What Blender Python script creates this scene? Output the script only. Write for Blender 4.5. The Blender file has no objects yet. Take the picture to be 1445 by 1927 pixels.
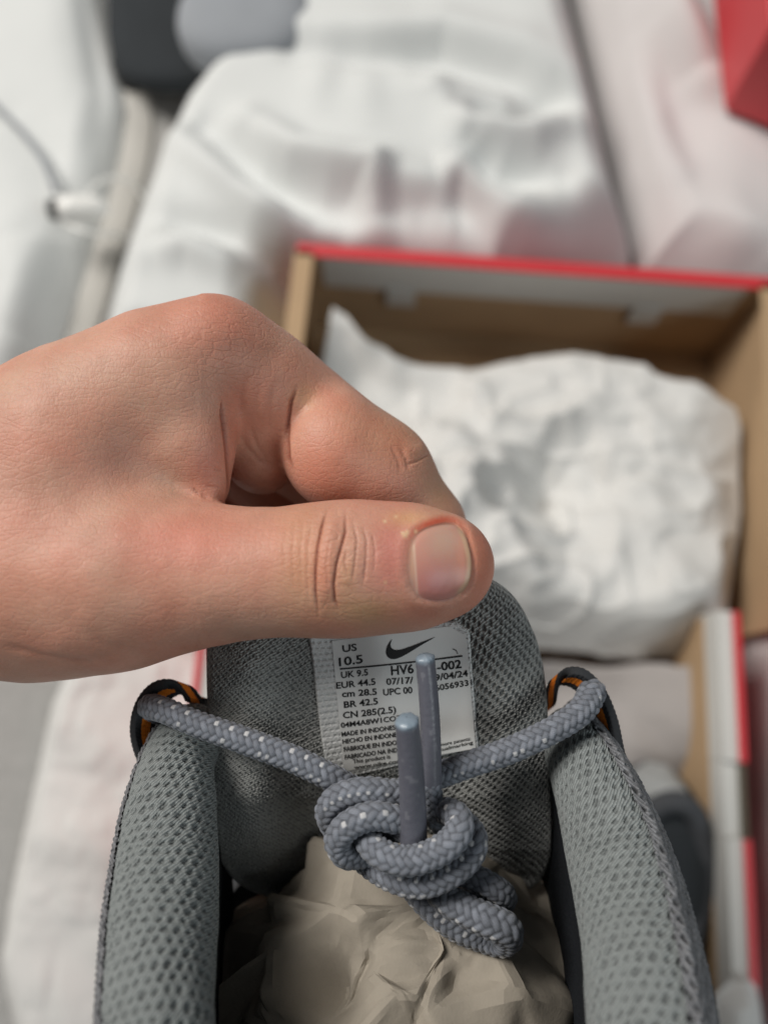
import bpy, bmesh, math, random
import numpy as np
from mathutils import Matrix, Vector
from mathutils.geometry import delaunay_2d_cdt

random.seed(7)
rng = np.random.default_rng(7)
scene = bpy.context.scene
COL = scene.collection

# ------------------------------------------------------------------ camera
CAM_H, TILT, FPX, CX, CY = 0.58, math.radians(15), 1445.0, 722.5, 963.5
cd = bpy.data.cameras.new('camera')
cam = bpy.data.objects.new('camera', cd); COL.objects.link(cam)
cam.location = (0, 0, CAM_H); cam.rotation_euler = (TILT, 0, 0)
cd.sensor_fit = 'HORIZONTAL'; cd.sensor_width = 26; cd.lens = 26
cd.clip_start = 0.005; cd.clip_end = 50
cd.dof.use_dof = True; cd.dof.focus_distance = 0.156; cd.dof.aperture_fstop = 6.6
cd.dof.aperture_blades = 0
scene.camera = cam

# ------------------------------------------------------------------ room light
world = bpy.data.worlds.new('World'); scene.world = world; world.use_nodes = True
bg = world.node_tree.nodes['Background']
bg.inputs[0].default_value = (0.80, 0.86, 0.90, 1); bg.inputs[1].default_value = 0.09


def area(name, loc, target, size, power, color):
    l = bpy.data.lights.new(name, 'AREA'); l.shape = 'RECTANGLE'
    l.size, l.size_y = size; l.energy = power; l.color = color
    o = bpy.data.objects.new(name, l); COL.objects.link(o)
    o.location = loc
    o.rotation_euler = (Vector(target) - Vector(loc)).to_track_quat('-Z', 'Y').to_euler()
    return o


area('window_light', (-1.45, 1.15, 2.2), (0.05, 0.12, 0.2), (1.1, 0.9), 63, (1.0, 0.965, 0.91))
area('side_fill_light', (1.5, -0.9, 1.7), (0.0, 0.0, 0.3), (0.9, 0.9), 10, (0.90, 0.98, 1.0))  # added fill for tongue and lower hand; no window known on this side

vs = scene.view_settings
vs.view_transform = 'Standard'; vs.look = 'None'; vs.exposure = 0.22; vs.gamma = 1.0
vs.use_curve_mapping = False
scene.cycles.use_denoising = True
scene.cycles.max_bounces = 8

# ------------------------------------------------------------------ geometry helpers
RX = np.array(Matrix.Rotation(TILT, 3, 'X'))


def c2w(a):
    return np.asarray(a, float) @ RX.T + np.array([0, 0, CAM_H])


def P(px, py, d):
    """photo pixel + distance along the optical axis (m) -> camera space"""
    px, py, d = np.broadcast_arrays(np.asarray(px, float), np.asarray(py, float), np.asarray(d, float))
    return np.stack([(px - CX) / FPX * d, -(py - CY) / FPX * d, -d], -1)


def PW(px, py, d):
    return c2w(P(px, py, d))


def G(px, py, z=0.0):
    """photo pixel -> world point at height z"""
    r = P(px, py, 1.0) @ RX.T
    t = (z - CAM_H) / r[..., 2]
    return r * t[..., None] + np.array([0, 0, CAM_H])


def to_px(w):
    c = (np.asarray(w) - np.array([0, 0, CAM_H])) @ RX
    return c[:, 0] / -c[:, 2] * FPX + CX, -c[:, 1] / -c[:, 2] * FPX + CY


def build(name, V, Fc, mat, parent=None, smooth=True, attrs=None, base=None):
    V = np.asarray(V, float).reshape(-1, 3)
    if parent is not None:
        r = parent
        while r.parent is not None:
            r = r.parent
        V = V - np.array(r.location)
    me = bpy.data.meshes.new(name)
    if isinstance(Fc, np.ndarray):
        m, k = Fc.shape
        me.vertices.add(len(V)); me.vertices.foreach_set('co', V.astype(np.float32).ravel())
        me.loops.add(m * k); me.loops.foreach_set('vertex_index', Fc.astype(np.int32).ravel())
        me.polygons.add(m); me.polygons.foreach_set('loop_start', (np.arange(m) * k).astype(np.int32))
    else:
        me.from_pydata([tuple(v) for v in V], [], Fc)
    me.update(calc_edges=True)
    me.polygons.foreach_set('use_smooth', np.full(len(me.polygons), smooth))
    for k, a in (attrs or {}).items():
        a = np.asarray(a, np.float32)
        if a.ndim == 1:
            at = me.attributes.new(k, 'FLOAT', 'POINT'); at.data.foreach_set('value', a)
        else:
            at = me.attributes.new(k, 'FLOAT_COLOR', 'POINT')
            if a.shape[1] == 3:
                a = np.concatenate([a, np.ones((len(a), 1), np.float32)], 1)
            at.data.foreach_set('color', a.ravel())
    me.materials.append(mat)
    me.validate()
    o = bpy.data.objects.new(name, me); COL.objects.link(o)
    if parent is not None:
        o.parent = parent
    return o


def root(name, loc, label, cat, group=None):
    o = bpy.data.objects.new(name, None); COL.objects.link(o)
    o.location = loc; o.empty_display_size = 0.02
    return tag(o, label, cat, group)


def tag(o, label, cat, group=None):
    o['label'] = label; o['category'] = cat
    if group:
        o['group'] = group
    return o


def grid_faces(n, m, wrap_m=False, wrap_n=False):
    i = np.arange(n if wrap_n else n - 1); j = np.arange(m if wrap_m else m - 1)
    I, J = np.meshgrid(i, j, indexing='ij')
    I2, J2 = (I + 1) % n, (J + 1) % m
    return np.stack([I * m + J, I2 * m + J, I2 * m + J2, I * m + J2], -1).reshape(-1, 4)


def smoothstep(a, b, x):
    t = np.clip((x - a) / (b - a), 0, 1)
    return t * t * (3 - 2 * t)


def _hash(i, seed):
    n = (i[..., 0] * 374761393 + i[..., 1] * 668265263 + i[..., 2] * 2147483647 + seed * 974634777) & 0xffffffff
    n = ((n ^ (n >> 13)) * 1274126177) & 0xffffffff
    n = n ^ (n >> 16)
    return (n & 0xffff) / 65535.0


def vnoise(p, seed=0):
    p = np.asarray(p, float)
    i = np.floor(p).astype(np.int64); f = p - i
    u = f * f * f * (f * (f * 6 - 15) + 10)
    r = 0
    for dx in (0, 1):
        wx = u[..., 0] if dx else 1 - u[..., 0]
        for dy in (0, 1):
            wy = u[..., 1] if dy else 1 - u[..., 1]
            for dz in (0, 1):
                wz = u[..., 2] if dz else 1 - u[..., 2]
                r = r + wx * wy * wz * _hash(i + np.array([dx, dy, dz]), seed)
    return r


def fbm(p, oct=4, seed=0, gain=0.5):
    r = 0; a = 1; t = 0
    for k in range(oct):
        r = r + a * vnoise(p * 2 ** k + 17.3 * k, seed + k); t += a; a *= gain
    return r / t


def crumple(p, oct=4, seed=0, gain=0.55):
    """sharp folds: |noise| creases with warped domain"""
    p = p + 0.35 * np.stack([vnoise(p * 1.3, seed + 50), vnoise(p * 1.3, seed + 51), vnoise(p * 1.3, seed + 52)], -1)
    r = 0; a = 1; t = 0
    for k in range(oct):
        n = vnoise(p * 1.9 ** k + 9.1 * k, seed + k)
        r = r + a * np.abs(2 * n - 1); t += a; a *= gain
    return r / t


def folds(p, n, seed, amp, sig, dim=3, box=None, step=False):
    """creased sheet: many local straight folds, each |distance to a plane| faded out round its centre"""
    r = np.random.default_rng(seed); out = np.zeros(p.shape[:-1])
    lo, hi = (p.reshape(-1, 3).min(0), p.reshape(-1, 3).max(0)) if box is None else box
    for i in range(n):
        c = lo + (hi - lo) * r.random(3) if dim == 2 else None
        if dim == 3:
            c = r.normal(size=3); c /= np.linalg.norm(c)
        nrm = r.normal(size=3)
        if dim == 2:
            nrm[2] = 0
        nrm /= np.linalg.norm(nrm)
        sg = sig * (0.5 + r.random())
        d = p - c
        if dim == 2:
            d[..., 2] = 0
        q = d @ nrm
        bend = nrm[[1, 2, 0]]
        q = q + 0.25 / sg * (d @ bend) ** 2 * r.normal()
        fall = np.exp(-np.sum(d * d, -1) / sg ** 2)
        if step:      # one layer lapping over the next
            out += amp * np.tanh(q / 0.012) * fall * np.exp(-np.abs(q) / (0.35 * sg))
        else:
            out += amp * r.normal() * (sg * 0.8 - np.abs(q)) / sg * fall
    return out


def crumpled_ball(n1, a1, a2, a3, seed, squash=0.0):
    """ball of crumpled sheet: flat facets between random folds, finer folds inside each; returns verts, tris, sharp edges"""
    r = np.random.default_rng(seed)
    bm = bmesh.new()
    d = r.normal(size=(n1, 3)); d /= np.linalg.norm(d, axis=1)[:, None]
    for p in d:
        bm.verts.new(p)
    bmesh.ops.convex_hull(bm, input=list(bm.verts))
    for vv in bm.verts:
        vv.co *= 1 + a1 * r.normal()
    for amp, sm_f in ((a2, 0.0), (a2 * .3, 0.35), (a3, 0.9)):
        bmesh.ops.subdivide_edges(bm, edges=list(bm.edges), cuts=1, use_grid_fill=True, smooth=sm_f)
        bmesh.ops.triangulate(bm, faces=list(bm.faces))
        bm.normal_update()
        for vv in bm.verts:
            vv.co *= 1 + amp * r.normal()
    bmesh.ops.smooth_vert(bm, verts=list(bm.verts), factor=0.18, use_axis_x=True, use_axis_y=True, use_axis_z=True)
    return bm


def catmull(pts, n):
    pts = np.asarray(pts, float)
    ext = np.vstack([2 * pts[0] - pts[1], pts, 2 * pts[-1] - pts[-2]])
    seg = np.linalg.norm(np.diff(pts[:, :3], axis=0), axis=1)
    s = np.concatenate([[0], np.cumsum(np.sqrt(seg))])
    t = np.linspace(0, s[-1], max(n, 40) * 4)
    k = np.clip(np.searchsorted(s, t, side='right') - 1, 0, len(pts) - 2)
    u = ((t - s[k]) / (s[k + 1] - s[k]))[:, None]
    p0, p1, p2, p3 = ext[k], ext[k + 1], ext[k + 2], ext[k + 3]
    q = 0.5 * ((2 * p1) + (-p0 + p2) * u + (2 * p0 - 5 * p1 + 4 * p2 - p3) * u ** 2 + (-p0 + 3 * p1 - 3 * p2 + p3) * u ** 3)
    L = np.concatenate([[0], np.cumsum(np.linalg.norm(np.diff(q[:, :3], axis=0), axis=1))])
    tt = np.linspace(0, L[-1], n)
    return np.stack([np.interp(tt, L, q[:, c]) for c in range(q.shape[1])], 1), tt


def frames(q):
    T = np.gradient(q, axis=0); T /= np.linalg.norm(T, axis=1)[:, None] + 1e-12
    N = np.zeros_like(q)
    ref = np.array([0.0, 0, 1.0])
    if abs(T[0] @ ref) > 0.9:
        ref = np.array([0.0, 1.0, 0])
    n = ref - T[0] * (T[0] @ ref); n /= np.linalg.norm(n); N[0] = n
    for i in range(1, len(q)):
        n = N[i - 1] - T[i] * (T[i] @ N[i - 1]); n /= np.linalg.norm(n) + 1e-12; N[i] = n
    B = np.cross(T, N)
    return T, N, B


def vnormals(V, Fq):
    n = np.zeros_like(V)
    a, b, c, d = (V[Fq[:, k]] for k in range(4))
    fn = np.cross(c - a, d - b)
    for k in range(4):
        for ax in range(3):
            n[:, ax] += np.bincount(Fq[:, k], fn[:, ax], len(V))
    return n / (np.linalg.norm(n, axis=1)[:, None] + 1e-20)


def poly_dist(x, y, pts):
    """distance in the plane to a polyline, and the parameter along it"""
    best = np.full(x.shape, 1e9); par = np.zeros(x.shape)
    n = len(pts) - 1
    for k in range(n):
        (ax, ay), (bx, by) = pts[k], pts[k + 1]
        vx, vy = bx - ax, by - ay
        t = np.clip(((x - ax) * vx + (y - ay) * vy) / (vx * vx + vy * vy + 1e-12), 0, 1)
        dd = np.hypot(x - ax - t * vx, y - ay - t * vy)
        m = dd < best
        best = np.where(m, dd, best); par = np.where(m, (k + t) / n, par)
    return best, par


def in_poly(x, y, pts):
    ins = np.zeros(x.shape, bool)
    j = len(pts) - 1
    for i in range(len(pts)):
        xi, yi = pts[i]; xj, yj = pts[j]
        c = ((yi > y) != (yj > y)) & (x < (xj - xi) * (y - yi) / (yj - yi + 1e-12) + xi)
        ins ^= c; j = i
    return ins


def box_mesh(x0, x1, y0, y1, z0, z1):
    V = np.array([[x, y, z] for x in (x0, x1) for y in (y0, y1) for z in (z0, z1)], float)
    Fc = np.array([[0, 1, 3, 2], [4, 6, 7, 5], [0, 4, 5, 1], [2, 3, 7, 6], [0, 2, 6, 4], [1, 5, 7, 3]])
    return V, Fc


def join(parts):
    Vs, Fs, n = [], [], 0
    for V, Fc in parts:
        Vs.append(V); Fs.append(Fc + n); n += len(V)
    return np.vstack(Vs), np.vstack(Fs)


# ------------------------------------------------------------------ materials
def srgb(r, g, b):
    f = lambda c: (c / 255 / 12.92) if c / 255 < 0.04045 else ((c / 255 + 0.055) / 1.055) ** 2.4
    return (f(r), f(g), f(b), 1)


def new_mat(name):
    m = bpy.data.materials.new(name); m.use_nodes = True
    nt = m.node_tree; bs = nt.nodes['Principled BSDF']
    return m, nt, bs


def nd(nt, t, **kw):
    n = nt.nodes.new(t)
    for k, v in kw.items():
        if k.startswith('i_'):
            n.inputs[k[2:].replace('_', ' ')].default_value = v
        else:
            setattr(n, k, v)
    return n


def lk(nt, a, b):
    nt.links.new(a, b)


def mixc(nt, fac, a, b, blend='MIX'):
    n = nt.nodes.new('ShaderNodeMix'); n.data_type = 'RGBA'; n.blend_type = blend
    for sock, v in ((n.inputs[0], fac), (n.inputs[6], a), (n.inputs[7], b)):
        if hasattr(v, 'is_output'):
            lk(nt, v, sock)
        else:
            sock.default_value = v
    return n.outputs[2]


def mth(nt, op, a, b=None):
    n = nt.nodes.new('ShaderNodeMath'); n.operation = op
    for sock, v in ((n.inputs[0], a), (n.inputs[1], b)):
        if v is None:
            continue
        if hasattr(v, 'is_output'):
            lk(nt, v, sock)
        else:
            sock.default_value = v
    return n.outputs[0]


def simple_mat(name, col, rough=0.8, var=0.12, scale=60, bump=0.0, bscale=200, sheen=0.0, bdist=0.001, spec=0.5):
    m, nt, bs = new_mat(name)
    tc = nd(nt, 'ShaderNodeTexCoord')
    nz = nd(nt, 'ShaderNodeTexNoise'); nz.inputs['Scale'].default_value = scale; nz.inputs['Detail'].default_value = 4
    lk(nt, tc.outputs['Object'], nz.inputs['Vector'])
    c = mixc(nt, nz.outputs['Fac'], tuple(x * (1 - var) for x in col[:3]) + (1,), tuple(min(1, x * (1 + var)) for x in col[:3]) + (1,))
    lk(nt, c, bs.inputs['Base Color'])
    bs.inputs['Roughness'].default_value = rough
    bs.inputs['Specular IOR Level'].default_value = spec
    if sheen:
        bs.inputs['Sheen Weight'].default_value = sheen
    if bump:
        n2 = nd(nt, 'ShaderNodeTexNoise'); n2.inputs['Scale'].default_value = bscale; n2.inputs['Detail'].default_value = 3
        lk(nt, tc.outputs['Object'], n2.inputs['Vector'])
        b = nd(nt, 'ShaderNodeBump'); b.inputs['Strength'].default_value = bump; b.inputs['Distance'].default_value = bdist
        lk(nt, n2.outputs['Fac'], b.inputs['Height']); lk(nt, b.outputs['Normal'], bs.inputs['Normal'])
    return m


def knit_mat(name, thread, void, rough=0.85, lines=0.0, pitch=0.5, ang=0.8, fine=2600):
    """knitted spacer mesh; 'hole' = open cell where the dark under-layer shows, 'uvw' = position on the cloth in mm"""
    m, nt, bs = new_mat(name)
    tc = nd(nt, 'ShaderNodeTexCoord')
    at = nd(nt, 'ShaderNodeAttribute', attribute_name='hole')
    nz = nd(nt, 'ShaderNodeTexNoise'); nz.inputs['Scale'].default_value = fine; nz.inputs['Detail'].default_value = 2
    n2 = nd(nt, 'ShaderNodeTexNoise'); n2.inputs['Scale'].default_value = 90; n2.inputs['Detail'].default_value = 2
    lk(nt, tc.outputs['Object'], nz.inputs['Vector']); lk(nt, tc.outputs['Object'], n2.inputs['Vector'])
    c = mixc(nt, nz.outputs['Fac'], tuple(x * .62 for x in thread[:3]) + (1,), tuple(min(1, x * 1.38) for x in thread[:3]) + (1,))
    c = mixc(nt, mth(nt, 'MULTIPLY', n2.outputs['Fac'], 0.5), c, tuple(x * .85 for x in thread[:3]) + (1,))
    hgt = nz.outputs['Fac']
    if lines:
        uv = nd(nt, 'ShaderNodeAttribute', attribute_name='uvw')
        sp = nd(nt, 'ShaderNodeSeparateXYZ'); lk(nt, uv.outputs['Vector'], sp.inputs[0])
        k = 2 * math.pi / pitch
        # each wale leans the other way: a herring-bone of loops
        lean = mth(nt, 'SINE', mth(nt, 'MULTIPLY', sp.outputs['Y'], math.pi / 2.1))
        ph = mth(nt, 'ADD', mth(nt, 'MULTIPLY', sp.outputs['X'], k * math.cos(ang)), mth(nt, 'MULTIPLY', sp.outputs['Y'], k * math.sin(ang)))
        ph = mth(nt, 'ADD', ph, mth(nt, 'MULTIPLY', lean, 1.2))
        ph = mth(nt, 'ADD', ph, mth(nt, 'MULTIPLY', nz.outputs['Fac'], 3.0))
        w = mth(nt, 'MULTIPLY_ADD', mth(nt, 'SINE', ph), 0.5); w.node.inputs[2].default_value = 0.5
        c = mixc(nt, mth(nt, 'MULTIPLY', mth(nt, 'SUBTRACT', 1.0, w), lines), c, tuple(x * .35 for x in thread[:3]) + (1,))
        hgt = mth(nt, 'ADD', mth(nt, 'MULTIPLY', w, 1.2), nz.outputs['Fac'])
    c = mixc(nt, at.outputs['Fac'], c, void)
    lk(nt, c, bs.inputs['Base Color'])
    bs.inputs['Roughness'].default_value = rough
    bs.inputs['Specular IOR Level'].default_value = 0.25
    bs.inputs['Sheen Weight'].default_value = 0.12
    b = nd(nt, 'ShaderNodeBump'); b.inputs['Strength'].default_value = 0.7; b.inputs['Distance'].default_value = 0.00025
    lk(nt, hgt, b.inputs['Height']); lk(nt, b.outputs['Normal'], bs.inputs['Normal'])
    return m


def attr_mat(name, attr, rough=0.7, spec=0.3, sheen=0.0, nscale=3000, bump=0.3, var=0.2):
    m, nt, bs = new_mat(name)
    tc = nd(nt, 'ShaderNodeTexCoord')
    at = nd(nt, 'ShaderNodeAttribute', attribute_name=attr)
    nz = nd(nt, 'ShaderNodeTexNoise'); nz.inputs['Scale'].default_value = nscale; nz.inputs['Detail'].default_value = 2
    lk(nt, tc.outputs['Object'], nz.inputs['Vector'])
    lo, hi = 1 - var, 1 + var
    g = mixc(nt, nz.outputs['Fac'], (lo, lo, lo, 1), (hi, hi, hi, 1))
    c = mixc(nt, 1.0, at.outputs['Color'], g, 'MULTIPLY')
    lk(nt, c, bs.inputs['Base Color'])
    bs.inputs['Roughness'].default_value = rough; bs.inputs['Specular IOR Level'].default_value = spec
    bs.inputs['Sheen Weight'].default_value = sheen
    b = nd(nt, 'ShaderNodeBump'); b.inputs['Strength'].default_value = bump; b.inputs['Distance'].default_value = 0.0001
    lk(nt, nz.outputs['Fac'], b.inputs['Height']); lk(nt, b.outputs['Normal'], bs.inputs['Normal'])
    return m


def skin_mat():
    m, nt, bs = new_mat('skin')
    tc = nd(nt, 'ShaderNodeTexCoord')
    at = nd(nt, 'ShaderNodeAttribute', attribute_name='tint')
    nail = nd(nt, 'ShaderNodeAttribute', attribute_name='nail')
    wr = nd(nt, 'ShaderNodeAttribute', attribute_name='wrinkle')
    n1 = nd(nt, 'ShaderNodeTexNoise'); n1.inputs['Scale'].default_value = 160; n1.inputs['Detail'].default_value = 5
    n3 = nd(nt, 'ShaderNodeTexNoise'); n3.inputs['Scale'].default_value = 1500; n3.inputs['Detail'].default_value = 3
    for n in (n1, n3):
        lk(nt, tc.outputs['Object'], n.inputs['Vector'])
    n0 = nd(nt, 'ShaderNodeTexNoise'); n0.inputs['Scale'].default_value = 55; n0.inputs['Detail'].default_value = 3
    lk(nt, tc.outputs['Object'], n0.inputs['Vector'])
    big = mixc(nt, n0.outputs['Fac'], (1.08, 0.74, 0.70, 1), (0.93, 1.18, 1.20, 1))
    mot = mixc(nt, n1.outputs['Fac'], (0.88, 0.78, 0.74, 1), (1.12, 1.18, 1.20, 1))
    mot = mixc(nt, 1.0, mot, big, 'MULTIPLY')
    c = mixc(nt, 1.0, at.outputs['Color'], mot, 'MULTIPLY')
    fin = mixc(nt, n3.outputs['Fac'], (0.90, 0.88, 0.87, 1), (1.08, 1.08, 1.08, 1))
    c2 = mixc(nt, 1.0, c, fin, 'MULTIPLY')
    c = mixc(nt, nail.outputs['Fac'], c2, at.outputs['Color'])
    lk(nt, c, bs.inputs['Base Color'])
    bs.inputs['Subsurface Weight'].default_value = 0.28
    bs.inputs['Subsurface Radius'].default_value = (1.0, 0.35, 0.18)
    bs.inputs['Subsurface Scale'].default_value = 0.0022
    r = mth(nt, 'MULTIPLY_ADD', nail.outputs['Fac'], -0.17)
    r.node.inputs[2].default_value = 0.52
    lk(nt, r, bs.inputs['Roughness'])
    bs.inputs['Specular IOR Level'].default_value = 0.42
    # fine criss-cross skin lines + pores
    v1 = nd(nt, 'ShaderNodeTexVoronoi', feature='DISTANCE_TO_EDGE'); v1.inputs['Scale'].default_value = 1000
    v2 = nd(nt, 'ShaderNodeTexVoronoi', feature='DISTANCE_TO_EDGE'); v2.inputs['Scale'].default_value = 520
    mp = nd(nt, 'ShaderNodeMapping'); mp.inputs['Scale'].default_value = (1.5, 0.7, 1.0); mp.inputs['Rotation'].default_value = (0.2, 0.3, 0.5)
    lk(nt, tc.outputs['Object'], mp.inputs['Vector'])
    mp2 = nd(nt, 'ShaderNodeMapping'); mp2.inputs['Scale'].default_value = (0.55, 1.5, 1.0); mp2.inputs['Rotation'].default_value = (0.1, 0.0, -0.4)
    lk(nt, tc.outputs['Object'], mp2.inputs['Vector'])
    lk(nt, mp.outputs['Vector'], v1.inputs['Vector']); lk(nt, mp2.outputs['Vector'], v2.inputs['Vector'])
    e1 = nd(nt, 'ShaderNodeMapRange'); e1.inputs['From Max'].default_value = 0.16
    e2 = nd(nt, 'ShaderNodeMapRange'); e2.inputs['From Max'].default_value = 0.12
    lk(nt, v1.outputs['Distance'], e1.inputs['Value']); lk(nt, v2.outputs['Distance'], e2.inputs['Value'])
    h = mth(nt, 'ADD', mth(nt, 'MULTIPLY', e1.outputs['Result'], 0.45), mth(nt, 'MULTIPLY', e2.outputs['Result'], mth(nt, 'MULTIPLY_ADD', wr.outputs['Fac'], 1.0)))
    h = mth(nt, 'ADD', h, mth(nt, 'MULTIPLY', n3.outputs['Fac'], 0.6))
    keep = mth(nt, 'SUBTRACT', 1.0, nail.outputs['Fac'])
    h = mth(nt, 'MULTIPLY', h, keep)
    b = nd(nt, 'ShaderNodeBump'); b.inputs['Strength'].default_value = 0.45; b.inputs['Distance'].default_value = 0.00012
    lk(nt, h, b.inputs['Height']); lk(nt, b.outputs['Normal'], bs.inputs['Normal'])
    return m


M = {}
M['skin'] = skin_mat()
M['collar'] = knit_mat('collar_knit', (0.315, 0.343, 0.342, 1), (0.050, 0.055, 0.057, 1), lines=0.65, pitch=0.55, ang=0.75)
M['tongue'] = knit_mat('tongue_knit', (0.42, 0.426, 0.412, 1), (0.045, 0.046, 0.047, 1), lines=0.4, pitch=0.55, ang=0.5, fine=3200)
M['upper'] = knit_mat('upper_mesh', (0.24, 0.245, 0.262, 1), (0.010, 0.010, 0.012, 1), 0.45, lines=0.75, pitch=0.75, ang=0.9, fine=2000)
M['lace'] = attr_mat('lace_braid', 'tint', 0.72, 0.25, 0.2, 4500, 0.9, 0.35)
M['aglet'] = attr_mat('aglet_film', 'tint', 0.34, 0.5, 0.0, 1500, 0.15, 0.10)
M['webbing'] = attr_mat('webbing', 'tint', 0.75, 0.3, 0.1, 2500, 0.5, 0.25)
M['lining'] = simple_mat('lining', (0.012, 0.014, 0.018, 1), 0.9, 0.5, 900, 0.8, 1500, bdist=0.0006, spec=0.2)
M['label'] = knit_mat('woven_label', (0.76, 0.77, 0.76, 1), (0.42, 0.43, 0.42, 1))
M['film'] = simple_mat('printed_film', (0.80, 0.80, 0.785, 1), 0.5, 0.04, 150, 0.06, 300, bdist=0.0003)
M['ink'] = simple_mat('ink', (0.012, 0.012, 0.013, 1), 0.55, 0.2, 500)
M['kraft_stuff'] = simple_mat('stuffing_paper', (0.325, 0.288, 0.238, 1), 0.9, 0.12, 260, 0.3, 1600, bdist=0.0002, spec=0.2)
M['kraft'] = simple_mat('kraft_board', (0.46, 0.31, 0.18, 1), 0.85, 0.08, 40)
M['red'] = simple_mat('red_board', (0.62, 0.045, 0.055, 1), 0.42, 0.05, 30)
M['white_board'] = simple_mat('white_board', (0.62, 0.61, 0.58, 1), 0.7, 0.04, 30)
M['tissue'] = simple_mat('tissue_paper', (0.69, 0.68, 0.66, 1), 0.75, 0.05, 25)
M['shaded_tissue'] = simple_mat('shaded_tissue', (0.36, 0.335, 0.325, 1), 0.8, 0.08, 25)  # darker tissue: shade of the near tray put into its colour
M['cotton'] = simple_mat('white_cotton', (0.70, 0.71, 0.70, 1), 0.9, 0.04, 20, sheen=0.1)
M['bounce_cloth'] = simple_mat('pale_sheet', (0.66, 0.63, 0.625, 1), 0.9, 0.05, 20, sheen=0.1)  # faint pink paints red bounce from the box into pale cloth
M['floor'] = simple_mat('carpet', (0.40, 0.39, 0.375, 1), 0.95, 0.15, 120, 0.5, 600, bdist=0.004)
M['dark'] = simple_mat('charcoal_fabric', (0.022, 0.026, 0.030, 1), 0.9, 0.2, 60)
M['greycush'] = simple_mat('grey_cushion', (0.30, 0.315, 0.34, 1), 0.85, 0.08, 40)
M['beige'] = simple_mat('beige_wood', (0.50, 0.48, 0.445, 1), 0.6, 0.1, 30)
M['plastic'] = simple_mat('white_plastic', (0.82, 0.81, 0.78, 1), 0.25, 0.03, 30)
M['black'] = simple_mat('black_plastic', (0.015, 0.016, 0.018, 1), 0.4, 0.1, 30)
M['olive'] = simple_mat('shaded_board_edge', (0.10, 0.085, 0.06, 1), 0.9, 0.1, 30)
M['orange'] = simple_mat('orange_print', (0.60, 0.16, 0.03, 1), 0.6, 0.1, 50)
M['midsole'] = simple_mat('cream_foam', (0.62, 0.61, 0.55, 1), 0.7, 0.06, 60)
M['greyfab'] = simple_mat('grey_upper', (0.06, 0.063, 0.07, 1), 0.8, 0.2, 80)
M['silver'] = simple_mat('pale_overlay', (0.36, 0.37, 0.37, 1), 0.5, 0.06, 60)

# ================================================================== SETTING
V, Fc = box_mesh(-3, 3, -3, 3, -0.02, 0.0)
fl = build('floor', V, Fc, M['floor'], smooth=False); fl['kind'] = 'structure'


def drape(name, outline_px, z0, mat, base_h, edge, fold_lines, seed, n=150, noise_amp=0.01, nscale=7.0, amp_c=0.004, thick=0.012, clip=None):
    """soft cloth or paper lying on what is below: an outline on the ground, a swelling height field with folds"""
    out = G(np.array([p[0] for p in outline_px]), np.array([p[1] for p in outline_px]), z0)[:, :2]
    x0, y0 = out.min(0); x1, y1 = out.max(0)
    gx, gy = np.meshgrid(np.linspace(x0, x1, n), np.linspace(y0, y1, n), indexing='ij')
    poly = [tuple(p) for p in out]
    ins = in_poly(gx, gy, poly)
    dist, _ = poly_dist(gx, gy, poly + [poly[0]])
    sd = np.where(ins, dist, -dist)
    if clip is not None:
        cp_ = [tuple(p) for p in clip]
        cdist, _ = poly_dist(gx, gy, cp_ + [cp_[0]])
        sd = np.minimum(sd, np.where(in_poly(gx, gy, cp_), -cdist, cdist))
    h = base_h * np.sqrt(np.clip(smoothstep(-0.002, edge, sd), 0, 1))
    pp = np.stack([gx * nscale, gy * nscale, np.full_like(gx, seed * 3.7)], -1)
    h = h + noise_amp * (fbm(pp, 3, seed) - 0.5) * 2 * smoothstep(0, edge, sd)
    h = h + amp_c * (crumple(pp * 2.2, 3, seed + 9) - 0.3) * smoothstep(0, edge, sd)
    for pts, a, w in fold_lines:
        f = G(np.array([p[0] for p in pts], float), np.array([p[1] for p in pts], float), z0 + base_h)[:, :2]
        dd, par = poly_dist(gx, gy, [tuple(p) for p in f])
        h = h + 0.95 * a * np.exp(-(dd / (w * 1.5)) ** 2) * smoothstep(0, edge * 0.6, sd) * (0.35 + 0.65 * np.sin(np.pi * np.clip(par, 0.06, 0.94)))
    idx = -np.ones(gx.shape, int)
    keep = sd > -0.004
    # pull border vertices onto the outline level
    quads = keep[:-1, :-1] & keep[1:, :-1] & keep[1:, 1:] & keep[:-1, 1:]
    used = np.zeros(gx.shape, bool)
    used[:-1, :-1] |= quads; used[1:, :-1] |= quads; used[1:, 1:] |= quads; used[:-1, 1:] |= quads
    idx[used] = np.arange(used.sum())
    top = np.stack([gx[used], gy[used], z0 + np.maximum(h[used], 0.0) + 0.003], -1)
    I, J = np.nonzero(quads)
    F1 = np.stack([idx[I, J], idx[I + 1, J], idx[I + 1, J + 1], idx[I, J + 1]], -1)
    o = build(name, top, F1, mat)
    md = o.modifiers.new('thick', 'SOLIDIFY'); md.thickness = 0.0015; md.offset = -1
    return o


# where the far tray of the shoe box stands
RIM = 0.11
fl_ = G(560, 462, RIM); fr_ = G(1462, 528, RIM)
u = (fr_ - fl_)[:2]; u /= np.linalg.norm(u); v = np.array([-u[1], u[0]])
wd = 0.332; dp = 0.238
FL = fl_[:2]; FR = FL + u * wd; NL = FL - v * dp; NR = FR - v * dp
TRAY = [FL + v * .004 - u * .006, FR + v * .004 + u * .006, NR + u * .006, NL - u * .006]

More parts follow.
